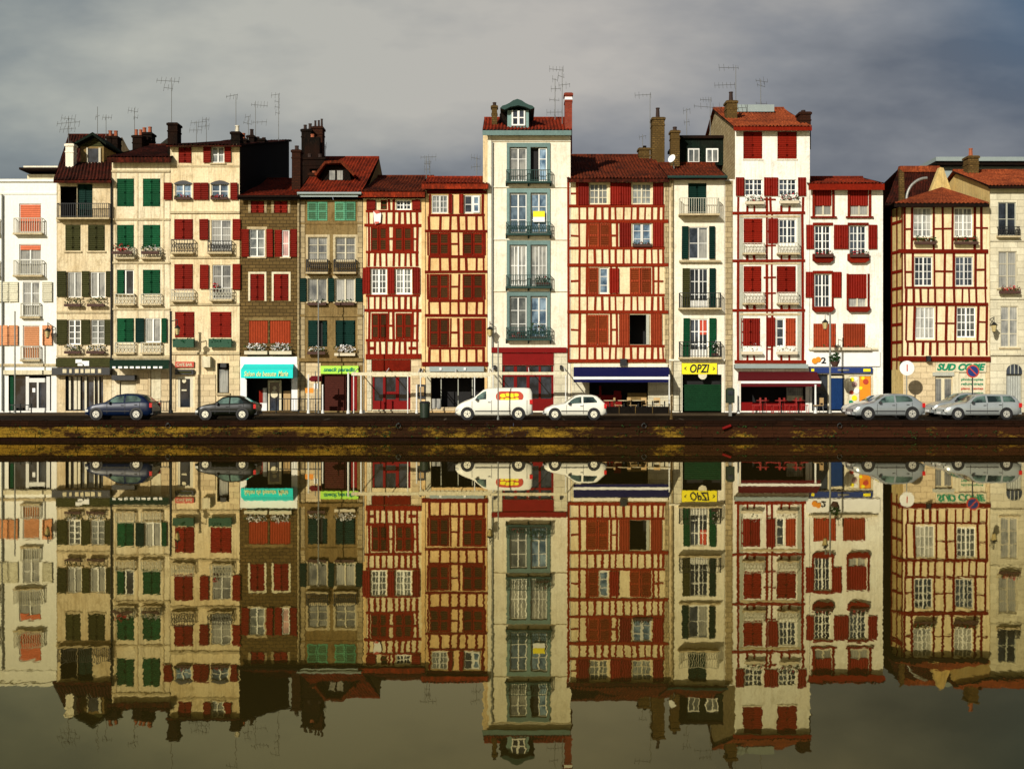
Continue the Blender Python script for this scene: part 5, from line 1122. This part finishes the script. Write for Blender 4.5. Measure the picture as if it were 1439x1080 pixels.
car('silver_estate_car', 'silver estate car parked in front of the copy shop window at the right', 'car', 1328, 1436, 63.2, 1.70, es_top, es_belt, (.17, .80), [(.33, .54, .1, .88), (.565, .74, .88, .88), (.765, .92, .88, .4)], 'carsilver2', (.29, .42), (.93, .985), handles=(.52, .72), seams=(.33, .55, .75))
car('silver_rear_car', 'pale silver car mostly hidden in the row behind, its nose left of the silver estate', 'car', 1311, 1400, 66.6, 1.62, hb_top, hb_belt, (.18, .80), hwins, 'carsilver', (.29, .45), (.86, .97), seams=(.33, .6))
car('white_rear_car', 'white car mostly hidden behind the silver-blue hatchback, its nose in front of the poster window', 'car', 1193, 1280, 66.6, 1.62, sd_top, sd_belt, (.18, .80), [(.335, .555, .1, .88), (.58, .80, .88, .2)], 'carwhite', (.31, .44), (.80, .91), seams=(.33, .6))

# ================================================================ street furniture
def post(label, px, ytop, y, m='zpost', r=.045, name='white_post', cat='post', group='thin posts on the pavement', zt=None, cap=True):
    z0 = roadz(y) if y < 69 else 1.165; zt = Z(ytop, y) if zt is None else zt; x = X(px, y)
    t = thing(name, label, cat, (x, y, z0), group); q = MB(); q.tube((x, y, z0), (x, y, zt), r, r * .85, 10); q.build('pole', m, t)
    MB().tube((x, y, z0), (x, y, z0 + .18), r * 1.8, r * 1.5, 10).build('base', m, t)
    if cap: MB().tube((x, y, zt), (x, y, zt + .04), r * 1.3, r * .5, 10).build('cap', m, t)
    return t, x, zt
def lantern(q, x, y, z, s=1.0):
    q.tube((x, y, z), (x, y, z + .38 * s), .10 * s, .18 * s, 6, 1); q.tube((x, y, z + .38 * s), (x, y, z + .55 * s), .22 * s, .05 * s, 6, 0); q.tube((x, y, z - .06 * s), (x, y, z), .05 * s, .1 * s, 6, 0); q.tube((x, y, z + .55 * s), (x, y, z + .66 * s), .03, .01, 6, 0)
T['lampglass'] = flat('yellowed_lamp_glass', (.45, .36, .16), .3)
def lamp(label, px, ytop, y, side, m='bpost', r=.06, yl=None, arm=.45):
    t, x, zt = post(label, px, ytop, y, m, r, 'street_lamp', 'street lamp', 'street lamps on the quay side')
    if side:
        zl = Z(yl, y) if yl else zt - .9; q = MB(); q.tube((x, y, zl + .75), (x + side * arm, y, zl + .85), .025); q.tube((x + side * arm, y, zl + .85), (x + side * arm, y, zl + .62), .02); q.build('bracket', m, t)
        q = MB(); lantern(q, x + side * arm, y, zl, .95); q.build('lantern', ['bpost', 'lampglass'], t)
    return t, x, zt
lamp('tall slim grey lamp post in front of the white house', 21, 438, 70.2, 0, 'gpost', .045)
lamp('black lamp post with a lantern beside the arched window house', 240, 438, 70.0, 1, 'bpost', .075, 470, .38)
lamp('slender pale lamp post left of the lime green sign', 447.5, 396, 70.0, 0, 'gpost', .04)
lamp('thin grey lamp post in front of the red tower shopfront', 700, 480, 61.8, 0, 'gpost', .035)
t, x, zt = lamp('tall dark lamp post with lantern and hanging basket by the white shop sign', 1166.5, 440, 69.6, -1, 'gpost', .06, 462, .28)
q = MB(); q.leaves((x + .22, 69.4, Z(503, 69.4)), (.32, .28, .33), 190, .06); hb = thing('hanging_basket', 'round green basket of plants hanging from the lamp post by the white sign', 'hanging basket', (x + .22, 69.4, Z(515, 69.4))); q.build('foliage', 'foliage', hb); q = MB(); q.tube((x + .22, 69.4, Z(515, 69.4)), (x + .22, 69.4, Z(508, 69.4)), .14, .26, 12); q.build('basket', 'planter', hb)
def wall_lantern(label, px, py, y, s):
    x, z = X(px, y), Z(py, y); t = thing('wall_lantern', label, 'wall lantern', (x, 72, z), 'old lanterns on house walls'); q = MB(); q.tube((x + s * .0, 71.97, z + .75), (x, y, z + .85), .025); q.tube((x, 71.97, z + .4), (x, y, z + .8), .018); q.tube((x, y, z + .85), (x, y, z + .6), .02); q.build('bracket', 'bpost', t)
    q = MB(); lantern(q, x, y, z, 1.0); q.build('lantern', ['bpost', 'lampglass'], t)
wall_lantern('black wall lantern at the left edge of the tower house', 688.5, 472, 71.4, 1)
wall_lantern('wall lantern with two arms between the corner timber house and the ashlar house', 1397, 466, 71.3, 1)
wall_lantern('small wall lantern at the lower right of the bright white house', 67, 474, 71.5, 1)
post('white post left of the dark red and white direction signs', 433.5, 527, 69.6, 'zpost', .05)
post('short white post right of the direction signs', 453.5, 541, 69.6, 'zpost', .05)
post('white pole in front of the lime sign shop, right side', 489.5, 524, 69.0, 'zpost', .06)
post('long thin grey pole rising to the first floor by the narrow timber house', 511.5, 430, 70.2, 'gpost', .035)
post('white post left of the red shopfront', 507.5, 528, 69.4, 'zpost', .05)
post('white post in front of the menu board on the pier', 585.5, 541, 69.5, 'zpost', .045)
post('brown wooden post at the right end of the navy awning terrace', 943.5, 557, 63.6, 'chim', .05)
post('white post holding the right end of the navy awning', 940.5, 527, 70.6, 'zpost', .04)
post('white post at the left edge of the maroon awning', 1037.5, 540, 69.3, 'zpost', .06)
post('white post under the right end of the maroon awning', 1146, 541, 69.8, 'zpost', .06)
# direction signs
y = 70.2; t = thing('direction_sign', 'small dark red, white and orange direction signs between two white posts', 'road sign', (X(441, y), y, 1.17))
MB().tube((X(443, y), y + .05, 1.17), (X(443, y), y + .05, Z(521, y)), .03).build('pole', 'gpost', t)
q = MB(); q.prism([(X(433, y), Z(533, y)), (X(438, y), Z(528, y)), (X(452, y), Z(528, y)), (X(452, y), Z(536, y)), (X(438, y), Z(536, y))], y - .03, y); q.build('arrow_panel', 'maroon', t)
MB().pbox(441, 538.5, 448.5, 546, y - .03, y, D=y).build('white_panel', 'whites', t); MB().pbox(429, 545, 440.5, 552, y - .03, y, D=y).build('orange_panel', 'signor', t)
# round signs
def disc(name, label, px, py, r, y, m, m2, bar, zb=1.17, post_m='gpost'):
    x, z = X(px, y), Z(py, y); t = thing(name, label, 'road sign', (x, y, zb)); MB().tube((x, y + .05, zb), (x, y + .05, z), .035).build('pole', post_m, t)
    q = MB(); q.tube((x, y + .01, z), (x, y - .02, z), r, r, 28, 0); q.tube((x, y - .02, z), (x, y - .03, z), r * .8, r * .8, 28, 1); q.build('sign_plate', [m, m2], t)
    if bar:
        q = MB()
        if bar == 1: q.box(x - .03, x + .03, y - .045, y - .032, z - .18, z + .2)
        else: q.prism([(x - r * .62, z + r * .5), (x - r * .5, z + r * .62), (x + r * .62, z - r * .5), (x + r * .5, z - r * .62)], y - .045, y - .032)
        q.build('sign_symbol', 'signred', t)
    return t
disc('round_sign', 'big round white sign on a grey post at the alley corner', 1274.5, 517, .42, 70.0, 'whites', 'whites', 1)
disc('no_parking_sign', 'round blue and red no-parking sign on a dark post before the copy shop', 1367, 521.5, .34, 64.9, 'signred', 'signblue', 2, roadz(64.9), 'bpost')
# litter bin, ticket machine
t = thing('litter_bin', 'dark green litter bin on the pavement below the menu board', 'litter bin', (X(597, 66), 66, roadz(66))); x = X(597, 66); z = roadz(66)
q = MB(); q.tube((x, 66, z), (x, 66, z + .78), .25, .29, 16); q.build('body', 'bin', t); q = MB(); q.tube((x, 66, z + .78), (x, 66, z + .88), .31, .22, 16); q.build('lid', 'black', t)
t = thing('ticket_machine', 'dark green box on a grey post between the green garage and the maroon awning', 'ticket machine', (X(1026, 68.5), 68.5, roadz(68.5))); x, z = X(1026, 68.5), roadz(68.5)
q = MB(); q.box(x - .08, x + .08, 68.42, 68.58, z, Z(566, 68.5)); q.build('pole', 'gpost', t); q = MB(); q.prism([(X(1020.5, 68.5), Z(566, 68.5)), (X(1031.5, 68.5), Z(566, 68.5)), (X(1031.5, 68.5), Z(547, 68.5)), (X(1029, 68.5), Z(544.5, 68.5)), (X(1023, 68.5), Z(544.5, 68.5)), (X(1020.5, 68.5), Z(547, 68.5))], 68.3, 68.7); q.build('housing', 'bin', t); MB().pbox(1022.5, 549, 1029.5, 555, 68.28, 68.3, D=68.5).build('display', 'glass', t)
# white canopy frames over the three terraces
def canopy(label, x0, x1, yt, yb, y, posts, m='canvas', scal=False):
    t = thing('terrace_canopy', label, 'canopy', (X((x0 + x1) / 2, y), y, 1.17), 'white canopy frames over the shopfronts')
    q = MB(); q.pbox(x0, yt, x1, yb, y - .05, y + .05, D=y)
    if scal:
        for k in range(int((x1 - x0) / 6)): q.prism([(X(x0 + k * 6, y), Z(yb, y) - .002), (X(x0 + k * 6 + 6, y), Z(yb, y) - .002), (X(x0 + k * 6 + 4.8, y), Z(yb + 2, y)), (X(x0 + k * 6 + 1.2, y), Z(yb + 2, y))], y - .02, y + .02)
    q.build('front_beam', m, t)
    for k in range(3):
        xx = x0 + 2 + (x1 - x0 - 4) * k / 2; MB().tube((X(xx, y), y + .05, Z((yt + yb) / 2, y)), (X(xx, y), 71.98, Z((yt + yb) / 2, y) + .35), .03).build('rafter', 'zpost', t)
    for p in posts: MB().tube((X(p, y), y, 1.165), (X(p, y), y, Z(yb, y)), .03).build('post', 'zpost', t)
canopy('white canopy frame over the red shopfront of the narrow timber house', 494, 588.5, 523, 527.5, 69.8, (497, 573))
canopy('white scalloped canopy over the dark open shop under the peach timber house', 589, 689, 523, 528.5, 69.8, (591, 667), scal=True)
canopy('white canopy rail over the red shopfront of the tower house', 690, 797, 522.5, 526.5, 69.8, (693, 795))
# metal fences
def fence(label, x0, x1, y, ht=.85):
    z = 1.165 if y > 69 else roadz(y); t = thing('metal_fence', label, 'fence', (X((x0 + x1) / 2, y), y, z), 'low metal fences on the pavement'); a, b = X(x0, y), X(x1, y); q = MB()
    q.box(a, b, y - .02, y + .02, z + ht - .05, z + ht); q.box(a, b, y - .015, y + .015, z + .15, z + .18)
    n_ = int((b - a) / .16)
    for k in range(n_ + 1): xx = a + (b - a) * k / n_; q.box(xx - .012, xx + .012, y - .012, y + .012, z + .15, z + ht - .05)
    q.build('bars', 'bpost', t)
    for xx in (a, (a + b) / 2, b): MB().tube((xx, y, z), (xx, y, z + ht + .06), .035).build('fence_post', 'bpost', t)
fence('dark metal fence right of the turquoise awning shop', 388, 452, 69.6); fence('low dark metal fence before the white house door', 14, 44, 69.6, .5); fence('dark metal fence below the green awning shop at the pavement edge', 214, 238, 69.5, .7)
# cafe terraces
def cafe_chair(m, label, cat='chair', grp='cafe chairs'):
    t = thing('cafe_chair', label, cat, (0, 0, 0), grp); q = MB(); q.box(-.21, .21, -.21, .21, .43, .47); q.build('seat', m, t)
    q = MB(); q.box(-.2, .2, .19, .22, .58, .88); q.box(-.2, -.17, .19, .22, .47, .58); q.box(.17, .2, .19, .22, .47, .58); q.build('backrest', m, t)
    for sx in (-1, 1):
        for sy in (-1, 1): MB().tube((sx * .18, sy * .18, .43), (sx * .21, sy * .21, 0), .018, n=6).build('leg', 'gpost' if m == 'wicker' else m, t)
    return t
def copy_tree(o, label=None):
    c = o.copy(); COL.objects.link(c)
    if label: c['label'] = label
    for ch in o.children:
        d = ch.copy(); COL.objects.link(d); d.parent = c
        for g in ch.children: e = g.copy(); COL.objects.link(e); e.parent = d
    return c
def cafe_table(m, label):
    t = thing('cafe_table', label, 'table', (0, 0, 0), 'cafe tables'); MB().tube((0, 0, .70), (0, 0, .735), .36, .36, 20).build('tabletop', m, t); MB().tube((0, 0, .03), (0, 0, .70), .035).build('column', 'bpost', t); MB().tube((0, 0, 0), (0, 0, .03), .24, .2, 16).build('foot', 'bpost', t); return t
od = ('first', 'second', 'third', 'fourth', 'fifth', 'sixth', 'seventh')
tw = cafe_table('tablewood', ''); cw = cafe_chair('wicker', '')
for k, px in enumerate((857, 877, 897, 917, 934)):
    o = tw if k == 0 else copy_tree(tw); o['label'] = '%s pale round cafe table from the left under the navy awning' % od[k]; o.location = (X(px, 69.9), 69.9, 1.17)
    o = cw if k == 0 else copy_tree(cw); o['label'] = '%s tan cafe chair from the left under the navy awning' % od[k]; o.location = (X(px - 9, 70.2), 70.1, 1.17); o.rotation_euler = (0, 0, 1.4 + .3 * k)
tr = cafe_table('tablered', ''); cr = cafe_chair('tablered', '')
for k, px in enumerate((1072, 1098, 1122)):
    o = tr if k == 0 else copy_tree(tr); o['label'] = '%s red cafe table from the left under the maroon awning' % od[k]; o.location = (X(px, 69.9), 69.9, 1.17)
for k, px in enumerate((1063, 1082, 1090, 1108, 1113, 1131)):
    o = cr if k == 0 else copy_tree(cr); o['label'] = '%s red cafe chair from the left under the maroon awning' % od[k]; o.location = (X(px, 69.8), 69.75 + .25 * (k % 2), 1.17); o.rotation_euler = (0, 0, 1.57 if k % 2 else -1.57)
wh = copy_tree(cw, 'pale garden chair beside the post at the right end of the maroon awning'); wh.location = (X(1150, 69.6), 69.6, 1.17); wh.rotation_euler = (0, 0, -1.3)
q = MB()
t = thing('terrace_screen', 'low dark fabric screen in front of the tables under the navy awning', 'screen', (X(898, 69.5), 69.5, 1.17)); MB().pbox(846, 571, 940, 583, 69.48, 69.52, D=69.5).build('panel', 'sootwall', t)
for p in (846, 870, 893, 917, 940): MB().tube((X(p, 69.5), 69.45, 1.165), (X(p, 69.5), 69.45, Z(569, 69.5)), .025).build('post', 'chim', t)
# satellite dish
t = thing('satellite_dish', 'white satellite dish by the chimney left of the slate dormer', 'satellite dish', (X(947, 74), 74, Z(233, 74))); x, z = X(946, 74), Z(224, 74)
q = MB(); q.tube((x, 74.05, z), (x - .1, 73.95, z + .05), .12, .26, 18); q.build('dish', 'whites', t); MB().tube((x, 74.1, z), (X(948, 74), 74.2, Z(236, 74)), .03).build('bracket', 'gpost', t)

# ================================================================ rooftop aerials
def aerial(label, px, y0, y1, D, booms, r=.024):
    x, za, zb = X(px, D), Z(y0, D), Z(y1, D); t = thing('rooftop_antenna', label, 'antenna', (x, D, zb), 'antennas on the roofs')
    MB().tube((x, D, zb - .6), (x, D, za), r, r * .7, 6).build('mast', 'aerial', t)
    for by, a, b, n_ in booms:
        z = Z(by, D); q = MB(); xa, xb = X(a, D), X(b, D); q.tube((xa, D, z), (xb, D, z + R.uniform(-.15, .15)), .013, n=5)
        for k in range(n_):
            xx = xa + (xb - xa) * (k + .1) / max(1, n_ - .8); h = .10 + .16 * R.random(); q.tube((xx, D - h * .5, z - h), (xx, D + h * .5, z + h), .011, n=4)
        q.build('boom', 'aerial', t)
for a in ((('antenna with three arms on the white chimney of the loggia house'), 96.5, 164, 197, 75.3, ((166, 86, 106, 5), (174, 80, 112, 6), (182, 84, 106, 5))),
          ('thin bare mast right of the gabled dormer', 137, 150, 190, 78, ((165, 134, 140, 1),)), ('dark mast with short arm above the sooty chimney pots', 149, 162, 190, 79, ((165, 144, 157, 4),)),
          ('small antenna behind the green shuttered house', 189, 152, 182, 81, ((155, 180, 194, 4), (164, 188, 194, 2))),
          ('very tall antenna on the sooty chimney of the arched window house', 241, 109, 173, 73.2, ((113, 220, 252, 6), (123, 230, 243, 3))),
          ('short antenna in the middle of the flat roof', 276, 170, 198, 82, ((173, 268, 290, 5), (183, 266, 284, 4))), ('forked antenna in the middle of the flat roof, right one', 290, 165, 198, 83, ((168, 284, 294, 3), (178, 278, 294, 4))),
          ('antenna on the round-topped chimney at the roof corner', 331.5, 134, 176, 73.9, ((136, 318, 334, 4),)),
          ('dark mast beside the stepped black gable', 349, 163, 196, 80, ((165, 344, 352, 2), (172, 342, 354, 3))), ('antenna with rising arm over the black gable', 359, 142, 194, 84.5, ((147, 353, 376, 6), (172, 355, 375, 4))),
          ('tall square-headed antenna over the black gable', 391.5, 132, 214, 86, ((134, 381, 393, 3), (142, 386, 393, 2), (150, 386, 393, 2), (158, 387, 393, 2))),
          ('small antenna right of the big black chimney stack', 457, 203, 222, 80, ((205, 452, 459, 2),)),
          ('lattice antenna on the ridge of the narrow timber house', 599, 219, 252, 77, ((221, 591, 613, 5), (230, 596, 604, 2), (238, 596, 604, 2))), ('thin lattice mast beside the ridge of the peach timber house', 604, 222, 252, 77.6, ((228, 598, 606, 3),)),
          ('thin antenna at the left wall of the tower house', 670, 220, 252, 77, ((221, 662, 675, 4), (235, 662, 675, 4))),
          ('tall dark antenna left of the red tower chimney', 790, 94, 178, 74, ((97, 772, 792, 5), (106, 784, 793, 2), (120, 785, 801, 4))), ('slender antenna with four arms on the tower roof', 780, 110, 172, 75.5, ((111, 776, 784, 2), (125, 774, 788, 3), (140, 772, 786, 3), (158, 768, 790, 5))),
          ('antenna beside the tall tan chimney of the wide timber house', 913.5, 131, 210, 79, ((134, 892, 915, 5),)),
          ('low curved antenna left of the tall tan chimney', 903, 190, 208, 79.3, ((193, 898, 908, 3),)),
          ('thin antenna above the slate dormer', 965, 152, 195, 78, ((156, 960, 970, 3), (172, 961, 969, 2))), ('dark antenna at the stone gable of the tall house', 998, 137, 180, 78.5, ((140, 984, 1000, 5), (149, 975, 1012, 5))),
          ('high antenna on the tan chimney of the tall house', 1034, 92, 130, 75.4, ((95, 1010, 1038, 5), (120, 1004, 1033, 6))), ('pale antenna on the ridge of the tall house', 1069, 111, 154, 79, ((113, 1062, 1079, 4), (119, 1064, 1075, 3), (145, 1062, 1078, 3)))):
    aerial(*a)

# ================================================================ sky, sun, camera
w = bpy.data.worlds.new('World'); scene.world = w; w.use_nodes = True; n = w.node_tree; bg = n.nodes['Background']
EL, AZ = math.radians(26), math.radians(210)
sky = n.nodes.new('ShaderNodeTexSky'); sky.sky_type = 'NISHITA'; sky.sun_disc = False; sky.sun_elevation = EL; sky.sun_rotation = AZ; sky.air_density = 1.2; sky.dust_density = 1.5
tc = n.nodes.new('ShaderNodeTexCoord'); sp = n.nodes.new('ShaderNodeSeparateXYZ'); n.links.new(tc.outputs['Generated'], sp.inputs[0])
yy = math_(n, 'MAXIMUM', sp.outputs[1], .12); u_ = math_(n, 'DIVIDE', sp.outputs[0], yy); v_ = math_(n, 'DIVIDE', sp.outputs[2], yy)
uv = n.nodes.new('ShaderNodeCombineXYZ'); n.links.new(u_, uv.inputs[0]); n.links.new(v_, uv.inputs[1])
def gauss(cu, cv, ru, rv):
    a = math_(n, 'DIVIDE', math_(n, 'SUBTRACT', u_, cu), ru); c = math_(n, 'DIVIDE', math_(n, 'SUBTRACT', v_, cv), rv)
    return math_(n, 'POWER', 2.718, math_(n, 'MULTIPLY', math_(n, 'ADD', math_(n, 'MULTIPLY', a, a), math_(n, 'MULTIPLY', c, c)), -1.0))
mp = n.nodes.new('ShaderNodeMapping'); mp.inputs['Scale'].default_value = (3.2, 7.5, 1); mp.inputs['Rotation'].default_value = (0, 0, .12); mp.inputs['Location'].default_value = (1.3, .4, 0); n.links.new(uv.outputs[0], mp.inputs['Vector'])
ns = noise(n, mp.outputs[0], 1.0, 5, .52); ns2 = noise(n, mp.outputs[0], 3.4, 4, .55)
f = math_(n, 'ADD', math_(n, 'ADD', gauss(-.10, .25, .30, .10), math_(n, 'MULTIPLY', gauss(-.40, .24, .22, .12), .25)), math_(n, 'MULTIPLY', gauss(.05, .32, .35, .05), .25))
f = math_(n, 'ADD', f, math_(n, 'MULTIPLY', gauss(.42, .17, .10, .05), .22)); f = math_(n, 'SUBTRACT', f, mr(n, v_, .12, .24, .22, 0))
f = math_(n, 'ADD', f, math_(n, 'MULTIPLY', math_(n, 'SUBTRACT', ns, .455), 1.4)); f = math_(n, 'ADD', f, math_(n, 'MULTIPLY', math_(n, 'SUBTRACT', ns2, .5), .6))
cr_ = n.nodes.new('ShaderNodeValToRGB'); n.links.new(f, cr_.inputs[0]); e = cr_.color_ramp.elements
e[0].position = -0.0; e[0].color = (2.5, 2.85, 3.5, 1); e[1].position = 1.0; e[1].color = (9.6, 9.2, 8.6, 1)
k_ = cr_.color_ramp.elements.new(.42); k_.color = (5.0, 5.25, 5.7, 1)
left = mr(n, u_, -.45, .05, 1, 0); cc = mix(n, math_(n, 'MULTIPLY', left, .75), cr_.outputs[0], (.93, 1.05, .98), 'MULTIPLY')
corner = gauss(.45, .33, .10, .09); cc = mix(n, math_(n, 'MULTIPLY', corner, .7), cc, (1.1, 2.5, 4.4))
fr_ = mr(n, sp.outputs[1], .02, .35, 0, 1)
n.links.new(mix(n, fr_, sky.outputs[0], cc), bg.inputs['Color']); bg.inputs['Strength'].default_value = .05
sd = bpy.data.lights.new('sun', 'SUN'); sd.energy = 5; sd.angle = math.radians(.5); sd.color = (1, .955, .87)
so = bpy.data.objects.new('sun', sd); COL.objects.link(so)
d = Vector((math.sin(AZ) * math.cos(EL), math.cos(AZ) * math.cos(EL), math.sin(EL))); so.rotation_euler = (-d).to_track_quat('-Z', 'Y').to_euler(); so.location = d * 50
cam = bpy.data.cameras.new('camera'); co = bpy.data.objects.new('camera', cam); COL.objects.link(co); co.location = (0, 0, CAMZ); co.rotation_euler = (math.radians(90), 0, 0)
cam.sensor_width = 36; cam.lens = F / 1439 * 36; cam.clip_end = 6000; scene.camera = co
scene.view_settings.view_transform = 'Standard'; scene.view_settings.look = 'None'; scene.view_settings.exposure = 0; scene.view_settings.gamma = 1
